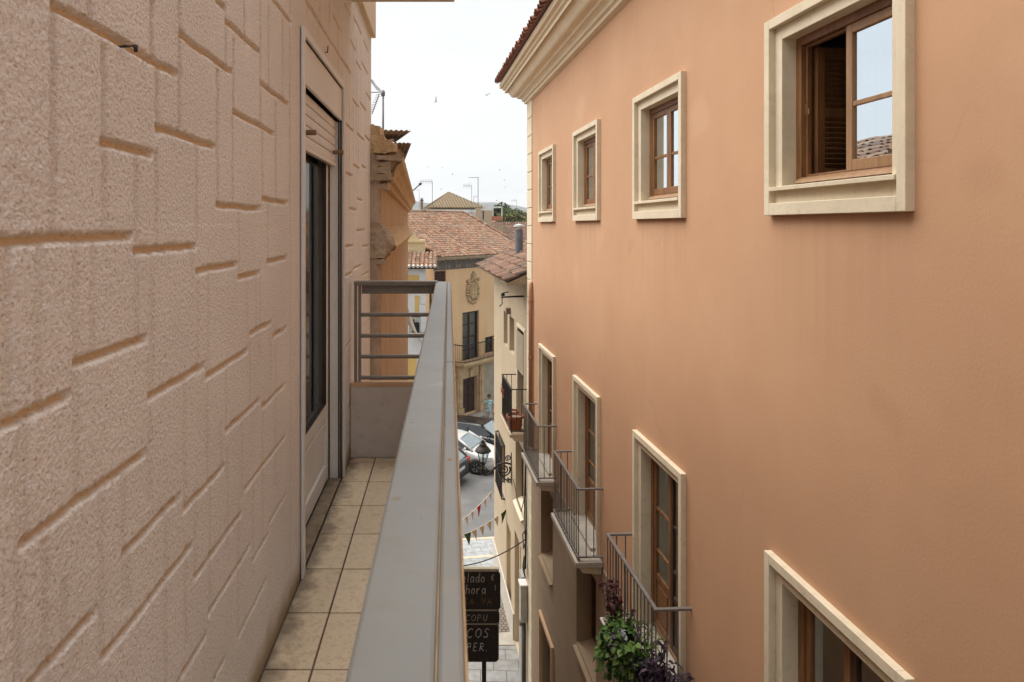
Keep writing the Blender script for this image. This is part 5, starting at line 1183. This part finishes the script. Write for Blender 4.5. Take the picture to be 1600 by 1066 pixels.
mb = MB(); mb.tube([(-.04,.04,-.0),(-.04,.04,-1.76)],.035,8); mb.tube([(.05,.03,0),(.05,.03,-1.76)],.03,8); mb.tube([(-.1,.06,0),(-.08,.12,-.08),(0,.12,-.12),(.07,.1,-.05),(.08,.06,0)],.02,6); mb.build('conduit', mat('dark_conduit', (.09,.075,.06), None, .7, 6), mbx, smooth=True)
# ================================================================ CHALK SIGN
SZ = 13.4
sg = empty('chalk_sign', Vector(((752-CX)*SZ/F, SZ, 0)), 0, 'dark chalkboard street sign of three stacked boards on a post', 'sign')
def sx(px): return (px-752)*SZ/F
def sz(py): return H((CY-py)*SZ/F)
M['board'] = mat('black_board', (.028,.022,.02), (.04,.03,.025), .6, 4, dirt=(.10,.08,.06), dirt_amt=.5)
M['chalk'] = mat('chalk', (.60,.55,.48), (.48,.44,.38), .9, 12); M['chalk_w'] = mat('white_chalk', (.75,.73,.70), (.65,.63,.60), .9, 12); M['chalk_b'] = mat('brown_chalk', (.34,.19,.08), (.26,.14,.06), .9, 12)
M['sign_frame'] = mat('cream_sign_edge', (.52,.45,.34), (.44,.38,.28), .7, 4)
def board(x0, x1, y0, y1, nm='board'):
    b = MB(); a, c, d, e = sx(x0), sx(x1), sz(y1), sz(y0); r_ = .06; pts = []
    for (cx, cz, a0) in ((c-r_, d+r_, -90), (c-r_, e-r_, 0), (a+r_, e-r_, 90), (a+r_, d+r_, 180)):
        for k in range(6): an = R(a0+18*k); pts.append((cx+r_*math.cos(an), cz+r_*math.sin(an)))
    b.poly([(x, 0, z) for x, z in pts]); b.poly([(x, .05, z) for x, z in reversed(pts)])
    for i in range(len(pts)):
        (x0_,z0_),(x1_,z1_) = pts[i], pts[(i+1)%len(pts)]; b.quad((x0_,0,z0_),(x0_,.05,z0_),(x1_,.05,z1_),(x1_,0,z1_))
    return b.build(nm, M['board'], sg)
LET = {  # single-stroke handwriting, unit box
'h': [[(0,1.7),(0,0)],[(0,.7),(.3,1),(.6,.8),(.6,0)]], 'e': [[(0,.5),(.6,.6),(.5,1),(.1,.9),(0,.4),(.2,0),(.6,.15)]], 'l': [[(.1,1.7),(.05,.2),(.25,0)]],
'a': [[(.6,.9),(.2,1),(0,.5),(.2,0),(.55,.3),(.62,.95)],[(.6,.6),(.65,.1),(.8,0)]], 'd': [[(.6,.8),(.2,1),(0,.5),(.2,0),(.55,.2),(.65,1.7)],[(.6,.5),(.65,0)]],
'o': [[(.3,1),(0,.6),(.1,.1),(.4,0),(.62,.4),(.55,.85),(.3,1)]], 'r': [[(0,1),(.05,0)],[(.05,.6),(.25,.95),(.5,.95)]],
'C': [[(.7,.85),(.4,1),(.08,.7),(.02,.3),(.3,0),(.65,.12)]], 'O': [[(.4,1),(.05,.7),(.05,.25),(.35,0),(.7,.3),(.7,.75),(.4,1)]], 'P': [[(.05,0),(.12,1)],[(.1,1),(.55,.95),(.55,.55),(.1,.48)]],
'U': [[(.05,1),(.05,.3),(.3,0),(.6,.25),(.65,1)]], 'S': [[(.6,.88),(.3,1),(.1,.75),(.5,.4),(.45,.08),(.0,.08)]], 'E': [[(.6,1),(.1,1),(.05,0),(.55,0)],[(.08,.5),(.45,.52)]],
'R': [[(.05,0),(.12,1)],[(.1,1),(.55,.95),(.55,.6),(.1,.5),(.65,0)]], 'T': [[(.0,.98),(.7,1)],[(.38,1),(.3,0)]], 'I': [[(.1,1),(.1,0)]], 'A': [[(0,0),(.35,1),(.65,0)],[(.12,.4),(.55,.4)]], 'V': [[(0,1),(.3,0),(.65,1)]], '.': [[(.05,0),(.1,.05)]],
'€': [[(.6,.9),(.3,1),(.1,.7),(.1,.3),(.3,0),(.6,.1)],[(0,.62),(.45,.62)],[(0,.4),(.45,.4)]], 't': [[(.2,1.5),(.2,.2),(.4,0)],[(0,1),(.45,1)]]}
def write(text, x, yb, hpx, wpx, m, nm, par, th=1.25, slant=.22):
    b = MB(); k = SZ/F
    for chh in text:
        if chh != ' ':
            for st in LET[chh]:
                b.tube([(sx(x+(u*.95)*wpx+v*hpx*slant*.5), -.004, sz(yb-v*hpx)) for u, v in st], th*k*.5, 5)
        x += wpx*1.0*(1.0 if chh not in 'lIt.' else .55)
    return b.build(nm, m, par)
b1 = board(690,782,894.5,952.5); write('helado', 713.5,910,8.6,8.3,M['chalk'],'lettering',b1); write('hora', 728,928,8.5,8.2,M['chalk'],'lettering',b1); write('RA', 724,944,9.5,9.6,M['chalk_b'],'lettering',b1); write('VA', 752,944,9.5,9.6,M['chalk_b'],'lettering',b1); write('€', 767,907,9,8,M['chalk'],'lettering',b1,.7); write('t', 772,923,6,6,M['chalk'],'lettering',b1,.7)
b2 = board(692,780.5,955.8,974.2); write('COPU', 727,970.5,10,9.2,M['chalk'],'lettering',b2,.8)
b3 = board(691,778.5,977.2,1034.5); write('ICOS', 722,996.5,14.5,13,M['chalk_w'],'lettering',b3,1.1); write('PER.', 729,1017,12,10,M['chalk_w'],'lettering',b3,1.0)
mb = MB(); mb.box(sx(692),sx(780),.052,.16,sz(1033),sz(891.5)); mb.box(sx(694),sx(777),-.003,.0515,sz(893.8),sz(889)); mb.box(sx(700),sx(776),.003,.0515,sz(955.5),sz(953)); mb.box(sx(700),sx(776),.003,.0515,sz(977),sz(974.6)); mb.build('sign_case', M['sign_frame'], sg, bevel=.01)
mb = MB(); mb.tube([(sx(756.8),.10,0),(sx(756.8),.10,sz(1030))],.045,10); mb.build('post', M['black_iron'], sg, smooth=True)
# ================================================================ BUNTING
bt = empty('bunting', Vector((0.3,20,H(-8.6))), 0, 'string of small red, green and cream pennants across the street', 'bunting')
org_b = bt.location
strs = [sag(P(640,838,17.0), P(768,768,20.6), .35, 24), sag(P(640,842,16.4), RBp(18.6,.05,-7.75), .30, 24)]
mb = MB()
for st in strs: mb.tube([p-org_b for p in st], .006, 5)
mb.build('string', M['cream_trim'], bt)
FC = {'red': mat('red_cloth', (.42,.03,.04), None, .9, 5), 'green': mat('green_cloth', (.05,.11,.045), None, .9, 5), 'cream': mat('cream_cloth', (.55,.42,.30), None, .9, 5), 'ochre': mat('ochre_cloth', (.50,.30,.10), None, .9, 5)}
def flag(p, d, wd, hg, c, tw):
    d = d.normalized(); nrm = d.cross(Vector((0,0,1))).normalized()
    q = p+d*wd; tip = p+d*wd*(.5+tw*.5)+Vector((0,0,-hg))+nrm*tw*.08
    mb = MB(); rows = []
    for t in [i/4 for i in range(5)]:
        a, b = p.lerp(tip,t), q.lerp(tip,t*.999); rows.append([a.lerp(b,k/3)+nrm*.012*math.sin(3*t+k*2)-org_b for k in range(4)])
    mb.loft(rows); o = mb.build('pennant', FC[c], bt); s_ = o.modifiers.new('thick','SOLIDIFY'); s_.thickness = .003
for i, st in enumerate(strs):
    cs_ = ['cream','ochre','cream','green','red','cream','cream','cream','cream','red','cream','cream'] if i == 0 else ['cream','green','cream','red','cream','ochre','green','cream','cream','cream','cream','green']
    for k, c in enumerate(cs_):
        j = 2*k+1
        if j+1 >= len(st): break
        big = c in ('red','green'); flag(st[j], st[j+1]-st[j], .25 if big else .18, .32 if big else .25, c, rnd.uniform(-.5,.5))
# ================================================================ CARS
M['tyre'] = mat('tyre', (.02,.02,.02), None, .8, 9); M['rim'] = mat('alloy_rim', (.45,.45,.46), None, .3, 9, metal=.8)
M['car_glass'] = mat('car_glass', (.02,.025,.028), None, .04, 9, spec=.9); M['screen'] = mat('windscreen_glass', (.42,.47,.48), None, .06, 9, metal=.85); M['trim_black'] = mat('black_trim', (.025,.025,.025), None, .5, 9)
M['plate'] = mat('number_plate', (.6,.6,.6), None, .5, 9); M['red_lamp'] = mat('red_lamp_lens', (.35,.015,.015), None, .15, 9, spec=.8); M['lamp_lens'] = mat('clear_lamp_lens', (.35,.37,.4), None, .1, 9, spec=.9, metal=.3)
def car(loc, heading, paint, lab, L_=4.0, W_=1.74, Ht=1.48, screen=None, seed=0):
    """x forward, y left, z up"""
    c = empty('parked_car', loc, heading, lab, 'car', 'cars parked at the end of the street'); hl_ = L_/2; hw = W_/2
    # lower body: stations front to rear (x, half width, floor z, waist z, belt z)
    st = [(hl_,.62,.34,.52,.60),(hl_-.08,.74,.22,.55,.68),(hl_-.35,.84,.18,.58,.76),(hl_-.8,.865,.18,.62,.86),(hl_-1.15,.87,.18,.64,.93),(hl_-1.9,.87,.18,.66,.96),(-hl_+1.2,.87,.18,.68,.99),(-hl_+.5,.86,.18,.70,1.01),(-hl_+.12,.80,.22,.68,.98),(-hl_,.70,.34,.60,.90)]
    mb = MB(); secs = []
    for x, w_, f, wz_, bz in st:
        w_ = w_*hw/.87
        secs.append([(x,-w_*.80,f),(x,-w_*.97,f+.12),(x,-w_,wz_),(x,-w_*.955,bz-.05),(x,-w_*.86,bz),(x,-w_*.4,bz+.03),(x,0,bz+.035),(x,w_*.4,bz+.03),(x,w_*.86,bz),(x,w_*.955,bz-.05),(x,w_,wz_),(x,w_*.97,f+.12),(x,w_*.80,f)])
    mb.loft(secs); mb.poly(secs[0]); mb.poly(list(reversed(secs[-1]))); mb.loft([[s[0] for s in secs],[s[-1] for s in secs]])
    mb.build('body', paint, c, smooth=True, subsurf=1)
    # cabin: bonnet line, windscreen, roof, tailgate
    xw0, xw1, xr1, xr0 = hl_-1.05, hl_-1.78, -hl_+.55, -hl_+.12
    bw = hw*.86; rw = hw*.66; bz0, bz1 = .93, .99
    A = [(xw0,bw*.94,bz0),(xw1,rw,Ht-.05),(xr1,rw*.97,Ht-.06),(xr0,bw*.93,bz1)]
    mb = MB()
    rows = []
    for x, w_, z in ((xw1+.06,rw*.98,Ht-.075),(xw1-.25,rw,Ht-.02),(0-.2,rw,Ht),(xr1+.3,rw*.99,Ht-.02),(xr1-.04,rw*.95,Ht-.08)):
        rows.append([(x,-w_-.03,z-.06),(x,-w_,z-.01),(x,-w_*.5,z+.012),(x,0,z+.018),(x,w_*.5,z+.012),(x,w_,z-.01),(x,w_+.03,z-.06)])
    mb.loft(rows); mb.build('roof', paint, c, smooth=True, subsurf=1)
    for s_ in (-1,1):
        def pil(p, q, w_=.045):
            mb = MB(); p, q = Vector((p[0],s_*p[1],p[2])), Vector((q[0],s_*q[1],q[2])); mb.tube([p,q],w_,8); mb.build('pillar', paint, c, smooth=True)
        pil((xw0+.02,bw*.94,bz0-.02),(xw1,rw+.0,Ht-.06),.05); pil((xr0+.02,bw*.92,bz1-.03),(xr1,rw*.97,Ht-.07),.075); pil((-.25,bw*.99,bz1-.05),(-.30,rw+.015,Ht-.07),.035)
    def pane(pts, nm, m=M['car_glass']): 
        b = MB(); b.poly(pts); return b.build(nm, m, c)
    ws = M['screen']
    pane([(xw0-.10,-bw*.89,bz0+.05),(xw0-.10,bw*.89,bz0+.05),(xw1+.06,rw*.93,Ht-.09),(xw1+.06,-rw*.93,Ht-.09)], 'windscreen', ws); pane([(xr0,-bw*.90,bz1),(xr1,-rw*.95,Ht-.08),(xr1,rw*.95,Ht-.08),(xr0,bw*.90,bz1)], 'rear_window', ws)
    for s_ in (-1,1):
        pane([(xw0-.06,s_*bw*.965,bz0),(-.25,s_*bw*.985,bz1-.03),(-.30,s_*(rw+.01),Ht-.07),(xw1-.04,s_*(rw+.01),Ht-.075)], 'side_window'); pane([(-.30,s_*bw*.985,bz1-.03),(xr0+.08,s_*bw*.945,bz1-.0),(xr1+.02,s_*rw*.98,Ht-.09),(-.35,s_*(rw+.01),Ht-.07)], 'side_window')
        mb = MB(); mb.loft([[(xw0-.30+dx,s_*(bw+.05+dy),bz0+.05+dz) for dx,dz in ((0,-.05),(.06,-.02),(.06,.06),(0,.09))] for dy in (0.0,.16)],closed=True); mb.poly([(xw0-.30+dx,s_*(bw+.21),bz0+.05+dz) for dx,dz in ((0,-.05),(.06,-.02),(.06,.06),(0,.09))]); mb.build('wing_mirror', paint, c, bevel=.015)
        mb = MB(); mb.loft([[(hl_-.13,s_*hw*.83,.60),(hl_-.40,s_*hw*.955,.64),(hl_-.48,s_*hw*.95,.76),(hl_-.2,s_*hw*.76,.735)],[(hl_-.06,s_*hw*.80,.60),(hl_-.36,s_*hw*.985,.63),(hl_-.46,s_*hw*.975,.775),(hl_-.13,s_*hw*.74,.745)]],closed=True); mb.poly([(hl_-.06,s_*hw*.80,.60),(hl_-.36,s_*hw*.985,.63),(hl_-.46,s_*hw*.975,.775),(hl_-.13,s_*hw*.74,.745)]); mb.build('headlight', M['lamp_lens'], c)
        mb = MB(); mb.box(-hl_-.005,-hl_+.16,s_*hw*.66,s_*hw*.955,.70,.95); mb.build('tail_light', M['red_lamp'], c, bevel=.03)
    mb = MB(); mb.box(hl_-.02,hl_+.012,-.26,.26,.38,.49); mb.build('number_plate', M['plate'], c, bevel=.004); mb = MB(); mb.box(-hl_-.022,-hl_+.02,-.26,.26,.62,.735); mb.build('number_plate', M['plate'], c, bevel=.004)
    mb = MB(); mb.box(hl_-.05,hl_+.006,-.45,.45,.24,.37); mb.box(-hl_-.012,-hl_+.06,-hw*.78,hw*.78,.30,.50); mb.build('bumper_trim', M['trim_black'], c, bevel=.03)
    for x in (hl_-.82, -hl_+.72):
        for s_ in (-1,1):
            wr = empty('wheel', (x, s_*(hw-.10), .305), 0, parent=c); 
            b = MB(); b.lathe([(.19,-.10),(.27,-.105),(.30,-.08),(.305,0),(.30,.08),(.27,.105),(.19,.10)],24); t_ = b.build('tyre', M['tyre'], wr, rot=(R(90),0,0), smooth=True)
            b = MB(); b.lathe([(.0,.07*1),(.04,.07),(.05,.055)],12); b.lathe([(.165,.02),(.195,.09),(.20,.10)],24)
            for k in range(5):
                a = k*2*math.pi/5; b.hexa([(.03*math.cos(a)-.03*math.sin(a),.03*math.sin(a)+.03*math.cos(a),.04),(.03*math.cos(a)+.03*math.sin(a),.03*math.sin(a)-.03*math.cos(a),.04),(.18*math.cos(a)+.025*math.sin(a),.18*math.sin(a)-.025*math.cos(a),.045),(.18*math.cos(a)-.025*math.sin(a),.18*math.sin(a)+.025*math.cos(a),.045),
                    (.03*math.cos(a)-.03*math.sin(a),.03*math.sin(a)+.03*math.cos(a),.075),(.03*math.cos(a)+.03*math.sin(a),.03*math.sin(a)-.03*math.cos(a),.075),(.18*math.cos(a)+.025*math.sin(a),.18*math.sin(a)-.025*math.cos(a),.085),(.18*math.cos(a)-.025*math.sin(a),.18*math.sin(a)+.025*math.cos(a),.085)])
            b.build('rim', M['rim'], wr, rot=(R(90)*(-s_),0,0))
            b = MB(); b.lathe([(.33,-.0),(.355,.02),(.33,.04)],24); b.lathe([(0,.012),(.33,.012)],24); b.build('wheel_arch', M['trim_black'], c, loc=(x, s_*(hw-.035), .315), rot=(R(90)*(-s_),0,0))
    return c
M['paint_white'] = mat('white_car_paint', (.52,.53,.52), None, .22, 9, spec=.6); M['paint_grey'] = mat('dark_grey_car_paint', (.055,.06,.07), None, .22, 9, spec=.6); M['paint_black'] = mat('black_car_paint', (.012,.012,.014), None, .2, 9, spec=.6)
hd = math.atan2(-.44,.90)
car((.62,30.1,0), hd, M['paint_white'], 'white parked car with its windscreen toward the street, behind the lantern', Ht=1.38)
car((-1.15,28.5,0), hd+math.pi, M['paint_grey'], 'dark grey parked car showing its red tail light, half hidden by the balcony rail', L_=4.1)
car((1.6,31.95,0), hd, M['paint_black'], 'black parked car behind the white one', L_=4.3, Ht=1.42)
# ================================================================ PERSON
def person(loc, rz):
    p = empty('person', loc, rz, 'person in a teal and white patterned top and pale shorts walking by the palace', 'person')
    J = {'pelvis':(0,0,.92,.115),'waist':(0,-.005,1.05,.105),'chest':(0,0,1.26,.125),'neck0':(0,.01,1.42,.062),'neck1':(0,-.005,1.49,.052),'head':(0,-.015,1.58,.083),'crown':(0,-.005,1.665,.075)}
    E = [('pelvis','waist'),('waist','chest'),('chest','neck0'),('neck0','neck1'),('neck1','head'),('head','crown')]
    for s,n in ((1,'l'),(-1,'r')):
        st = s*.5
        J.update({n+'hip':(s*.09,0,.86,.088),n+'knee':(s*.10,-.06*s-.02,.49,.056),n+'ank':(s*.10,.04*(-s)+.03,.09,.038),n+'toe':(s*.11,-.12-.04*s,.035,.032),
          n+'sh':(s*.17,0,1.38,.055),n+'elb':(s*.23,.04*s,1.10,.042),n+'wri':(s*.24,-.08,.88,.028),n+'palm':(s*.24,-.12,.82,.030)})
        E += [('pelvis',n+'hip'),(n+'hip',n+'knee'),(n+'knee',n+'ank'),(n+'ank',n+'toe'),('chest',n+'sh'),(n+'sh',n+'elb'),(n+'elb',n+'wri'),(n+'wri',n+'palm')]
        for f,(dx,l_) in enumerate(((-.026,.062),(-.009,.072),(.009,.068),(.026,.055))):
            J.update({n+f'f{f}a':(s*.24,-.12+dx-.02,.775,.0095),n+f'f{f}b':(s*.235,-.13+dx-.02,.775-l_,.008)}); E += [(n+'palm',n+f'f{f}a'),(n+f'f{f}a',n+f'f{f}b')]
        J.update({n+'tha':(s*.225,-.165,.815,.010),n+'thb':(s*.222,-.18,.775,.009)}); E += [(n+'palm',n+'tha'),(n+'tha',n+'thb')]
    names = list(J); me = bpy.data.meshes.new('body'); me.from_pydata([J[n][:3] for n in names], [(names.index(a),names.index(b)) for a,b in E], [])
    o = bpy.data.objects.new('body', me); COL.objects.link(o); o.parent = p
    sk = o.modifiers.new('skin','SKIN'); o.modifiers.new('sub','SUBSURF').render_levels = 2
    for i,n in enumerate(names):
        me.skin_vertices[0].data[i].radius = (J[n][3],)*2
    me.skin_vertices[0].data[0].use_root = True
    me.materials.append(mat('skin', (.42,.24,.16), None, .6, 9))
    cloth = mat('teal_pattern', (.07,.26,.27), (.50,.55,.52), .9, 14, lo=.45, hi=.55)
    mb = MB(); rows = []
    for z,rx,ry in ((.80,.20,.15),(.92,.19,.14),(1.06,.165,.125),(1.25,.195,.14),(1.36,.20,.12),(1.43,.11,.085)): rows.append([(rx*math.cos(2*math.pi*k/16),ry*math.sin(2*math.pi*k/16),z) for k in range(16)])
    mb.loft(rows,closed=True); mb.build('shirt', cloth, p, smooth=True)
    mb = MB()
    for s in (1,-1): mb.tube([(s*.15,0,1.395),(s*.21,.02*s,1.22)], .075, 10, caps=False)
    mb.build('sleeves', cloth, p, smooth=True)
    mb = MB()
    for s in (1,-1): mb.loft([[(s*.095+.105*math.cos(2*math.pi*k/12),-.03*s*t+.115*math.sin(2*math.pi*k/12),.93-.40*t) for k in range(12)] for t in (0,.5,1)],closed=True)
    mb.build('shorts', mat('pale_shorts', (.50,.45,.38), None, .9, 9), p, smooth=True)
    mb = MB(); mb.lathe([(.094,-.05),(.10,0),(.092,.05),(.06,.085),(0,.10)],14,(0,.012,1.62)); mb.build('hair', mat('brown_hair', (.06,.035,.02), None, .7, 9), p, smooth=True)
    mb = MB()
    for s in (1,-1): mb.lathe([(0,-.009),(.009,0),(0,.009)],8,(s*.032,-.094,1.60))
    mb.build('eyes', M['trim_black'], p, smooth=True)
    mb = MB(); mb.hexa([(-.014,-.088,1.555),(.014,-.088,1.555),(.010,-.115,1.56),(-.010,-.115,1.56),(-.006,-.085,1.60),(.006,-.085,1.60),(.004,-.096,1.60),(-.004,-.096,1.60)]); mb.box(-.025,.025,-.093,-.085,1.528,1.536); mb.build('nose_and_mouth', mat('lip_skin', (.38,.19,.14), None, .6, 9), p, smooth=True)
    for s in (1,-1):
        mb = MB(); mb.lathe([(.0,0),(.045,.0),(.05,.03),(.035,.065),(0,.07)],10,(0,0,0)); so2 = mb.build('shoe', M['paint_white'], p, loc=(s*.11,-.05-.04*s,0), smooth=True); so2.scale = (1,2.4,1)
person(Vector(((764-CX)*35.6/F, 35.6, 0.02)), R(-20))
# ================================================================ PLANTS AND POTS
M['terracotta'] = mat('terracotta_pot', (.30,.095,.045), (.23,.07,.035), .8, 6)
def cpt(s, o, h): return RBp(s, o, h)
def pot(loc, r, h_, lab, par='flower_pot'):
    p = empty(par, loc, 0, lab, 'flower pot', 'flower pots on the cream house balcony'); mb = MB(); mb.lathe([(0,0),(r*.72,0),(r*.95,h_*.8),(r*.97,h_*.8),(r*1.06,h_*.82),(r*1.06,h_),(r*.95,h_),(r*.9,h_*.85),(0,h_*.85)],18); mb.build('pot', M['terracotta'], p, smooth=False)
    mb = MB(); mb.lathe([(0,0),(r*.88,0)],14,(0,0,h_*.87)); mb.build('soil', M['earth'], p); return p
pot(RBp(16.15,.20,-4.63), .15, .27, 'red terracotta pot on the cream balcony floor'); pot(RBp(15.55,.24,-4.63), .19, .33, 'larger brick red tub at the near end of the cream balcony'); pot(RBp(16.55,.30,-4.15), .12, .2, 'small terracotta pot hung high on the cream balcony rail')
mb = MB(); 
# ring that holds the hung pot on the rail
mb.tube([RBp(16.55+.125*math.cos(a*math.pi/6),.30+.125*math.sin(a*math.pi/6),-4.0) for a in range(13)], .006, 6); mb.tube([RBp(16.55,.36,-3.64),RBp(16.55,.42,-3.9),RBp(16.55,.42,-4.0)],.006,6); tag(mb.build('pot_holder', M['black_iron']), 'iron ring holder hooked over the cream balcony rail', 'pot holder')
M['plastic'] = mat('white_planter', (.55,.53,.50), (.48,.46,.43), .6, 5)
def planter(s0, s1, o, h, lab):
    d = empty('planter', RBp((s0+s1)/2, o, h), RZ, lab, 'planter', 'planters hung on the nearest balcony'); hw = (s1-s0)/2
    mb = MB(); mb.hexa([(-hw+.03,-.06,0),(hw-.03,-.06,0),(hw-.03,.06,0),(-hw+.03,.06,0),(-hw,-.085,.17),(hw,-.085,.17),(hw,.085,.17),(-hw,.085,.17)]); mb.box(-hw-.008,hw+.008,-.093,.093,.1705,.195); mb.build('trough', M['plastic'], d, bevel=.008)
    mb = MB(); mb.box(-hw+.02,hw-.02,-.07,.07,.1955,.199); mb.build('soil', M['earth'], d); return d
planter(6.78, 7.46, .47, -4.45, 'pale planter trough hung outside the rail under the green trailing plant')
planter(6.42, 6.76, .20, -4.555, 'short pale planter standing inside the balcony under the purple plant')
def leafmat(nm, cols): return tint_mat(nm, cols, .55, 0, 10)
LV = {'green': leafmat('fresh_green_leaves', [(.018,.042,.010),(.038,.085,.016),(.075,.14,.028),(.13,.20,.05)]), 'red': leafmat('maroon_leaves', [(.03,.012,.012),(.06,.02,.022),(.10,.035,.035),(.13,.06,.05)]), 'purple': leafmat('purple_leaves', [(.016,.011,.016),(.028,.017,.03),(.05,.027,.052),(.085,.06,.085)]), 'grey': leafmat('silver_leaves', [(.16,.17,.17),(.24,.25,.26),(.32,.33,.34)]), 'grass': leafmat('slender_green_leaves', [(.06,.09,.02),(.12,.16,.04),(.18,.22,.07)])}
def leaf(mb, p, d, l_, w_, t, r_, droop=.25):
    d = Vector(d).normalized(); side = d.cross(Vector((r_.gauss(0,.5),r_.gauss(0,.5),1))).normalized(); up = side.cross(d).normalized()
    m1 = p+d*l_*.4+up*l_*.06; m2 = p+d*l_*.75-Vector((0,0,droop*l_*.3)); tip = p+d*l_-Vector((0,0,droop*l_))
    b = len(mb.v); mb.v += [tuple(v) for v in (p, m1+side*w_+up*w_*.3, m1, m1-side*w_+up*w_*.3, m2+side*w_*.8+up*w_*.2, m2, m2-side*w_*.8+up*w_*.2, tip)]
    for f in ((0,2,1),(0,3,2),(1,2,5,4),(2,3,6,5),(4,5,7),(5,6,7)): mb.f.append(tuple(b+i for i in f)); mb.t.append(t)
def plant(nm, base, stems, lm, lab, seed, ll, lw, nl, cat='plant', droop=.25, stemr=.004, clump=1.0):
    """stems: list of polylines (world points)"""
    r_ = random.Random(seed); base = Vector(base); o = empty(nm, base, 0, lab, cat, 'plants on the nearest balcony')
    ms, ml = MB(), MB()
    for st in stems:
        pts = [Vector(q)-base for q in st]; ms.tube(pts, stemr, 5, r2=stemr*.6)
        for _ in range(nl):
            f = r_.random()**.8*(len(pts)-1); i = min(int(f), len(pts)-2); q = pts[i].lerp(pts[i+1], f-i); dr = (pts[i+1]-pts[i]).normalized()
            d = Vector((r_.gauss(0,1),r_.gauss(0,1),r_.gauss(.25,.6))).normalized()*clump+dr*.5
            s_ = r_.uniform(.6,1.15); leaf(ml, q, d, ll*s_, lw*s_, min(1,max(0,r_.gauss(.5,.25))), r_, droop)
    ms.build('stems', lm, o, smooth=True); ml.build('leaves', lm, o); return o
rp = random.Random(77)
def stem(s, o, h, ds, do, dh, n=5, w_=.03):
    pts = []
    for k in range(n+1):
        t = k/n; pts.append(RBp(s+ds*t+rp.uniform(-w_,w_)*t, o+do*math.sin(t*math.pi/2)+rp.uniform(-w_,w_)*t, h+dh*(t if dh > 0 else t**1.5)+(.10*math.sin(math.pi*t) if dh < 0 else 0)+rp.uniform(-w_,w_)*t))
    return pts
# green trailer spills down from the trough
plant('trailing_plant', RBp(7.0,.47,-4.26), [stem(rp.uniform(6.62,7.28),.47,-4.26,rp.uniform(-.25,.25),rp.uniform(-.12,.16),rp.choice((.16,.24,.20,-.12,-.25,-.40,-.55)),6) for _ in range(62)], LV['green'], 'bright green trailing plant spilling over the nearest balcony rail', 1, .082, .030, 16)
plant('coleus_plant', RBp(7.3,.46,-4.26), [stem(rp.uniform(7.1,7.48),.46,-4.26,rp.uniform(-.12,.12),rp.uniform(-.12,.12),rp.uniform(.22,.50)) for _ in range(18)], LV['red'], 'dark maroon leafy plant at the far end of the nearest balcony rail', 2, .075, .022, 14)
plant('purple_plant', RBp(6.55,.24,-4.37), [stem(rp.uniform(6.36,6.74),rp.uniform(.16,.36),-4.37,rp.uniform(-.34,.16),rp.uniform(-.22,.30),rp.choice((.25,.36,.30,.18,.08,-.10)),6) for _ in range(30)], LV['purple'], 'deep purple long leaved plant at the near end of the nearest balcony', 3, .13, .019, 9, droop=.45, stemr=.005)
plant('silver_plant', RBp(6.82,.49,-4.26), [stem(rp.uniform(6.78,6.88),.50,-4.26,rp.uniform(-.08,.08),rp.uniform(-.03,.12),rp.uniform(.06,.26)) for _ in range(12)], LV['grey'], 'small silver grey plant between the green and the purple ones', 4, .08, .02, 12)
plant('spider_plant', RBp(6.9,.30,-4.36), [stem(rp.uniform(6.72,7.1),.33,-4.36,rp.uniform(-.15,.15),rp.uniform(-.2,.1),rp.uniform(.15,.38)) for _ in range(16)], LV['grass'], 'slender pale green plant behind the railing bars of the nearest balcony', 5, .16, .008, 7, droop=.5)
# ================================================================ BIRDS
M['bird'] = mat('grey_bird', (.10,.10,.11), None, .8, 9)
def bird(px, py, z, rx, rz, span, lab, grp='far birds in the sky', up=.35):
    b = empty('bird', P(px,py,z), rz, lab, 'bird', grp); b.rotation_euler = (0,rx,rz)
    mb = MB(); l_ = span*.45; secs = []
    for t, r_ in ((0,.01),(.12,.055),(.2,.05),(.35,.085),(.6,.075),(.8,.035),(.92,.05),(1,.06)):
        y = -l_*.5+l_*t; rr_ = r_*span*.55; fl = .35 if t > .9 else 1
        secs.append([(rr_*math.cos(2*math.pi*k/8),y,rr_*fl*math.sin(2*math.pi*k/8)) for k in range(8)])
    mb.loft(secs,closed=True); mb.poly(secs[0]); mb.poly(list(reversed(secs[-1])))
    for s in (1,-1):
        c = [(0.02*span,.10*span,0),(.22*span,.15*span,up*.28*span),(.5*span,-.05*span,up*.5*span)]; lo = [(0.02*span,-.10*span,0),(.22*span,-.03*span,up*.27*span),(.5*span,-.08*span,up*.5*span)]
        rows = [[(s*x,-y,z) for x,y,z in c],[(s*x,-y,z) for x,y,z in lo]]
        mb.loft(rows); mb.loft([[(x,y,z-.006*span) for x,y,z in r_] for r_ in rows])
    return mb.build('body', M['bird'], b, smooth=True)
bird(681,159,38,R(-55),R(25),.62,'larger dark bird with raised wings over the roofs, near the middle of the sky','birds over the roofs',.6)
bird(760,149,40,R(12),R(-20),.52,'dark bird gliding near the orange building cornice','birds over the roofs',.6)
for px,py in ((669,261),(691,262),(781,266),(789,293),(689,296),(707,273),(776,314),(705,258),(788,282)): bird(px,py,95,R(rp.uniform(-30,30)),R(rp.uniform(0,180)),.48,'tiny distant bird flying low over the roofs')

# ================================================================ HAZE (thin even air that fades the far hills)
mb = MB(); mb.box(-2500,2500,-300,2700,-1.0,125.0)
hm = bpy.data.materials.new('thin_haze'); hm.use_nodes = True; t = hm.node_tree; t.nodes.clear()
o_ = N(t,'ShaderNodeOutputMaterial'); v_ = N(t,'ShaderNodeVolumePrincipled'); v_.inputs['Density'].default_value = 0.00022; v_.inputs['Color'].default_value = (.86,.90,.95,1); v_.inputs['Anisotropy'].default_value = .2
t.links.new(v_.outputs[0], o_.inputs['Volume'])
tag(mb.build('haze', hm), kind='stuff')
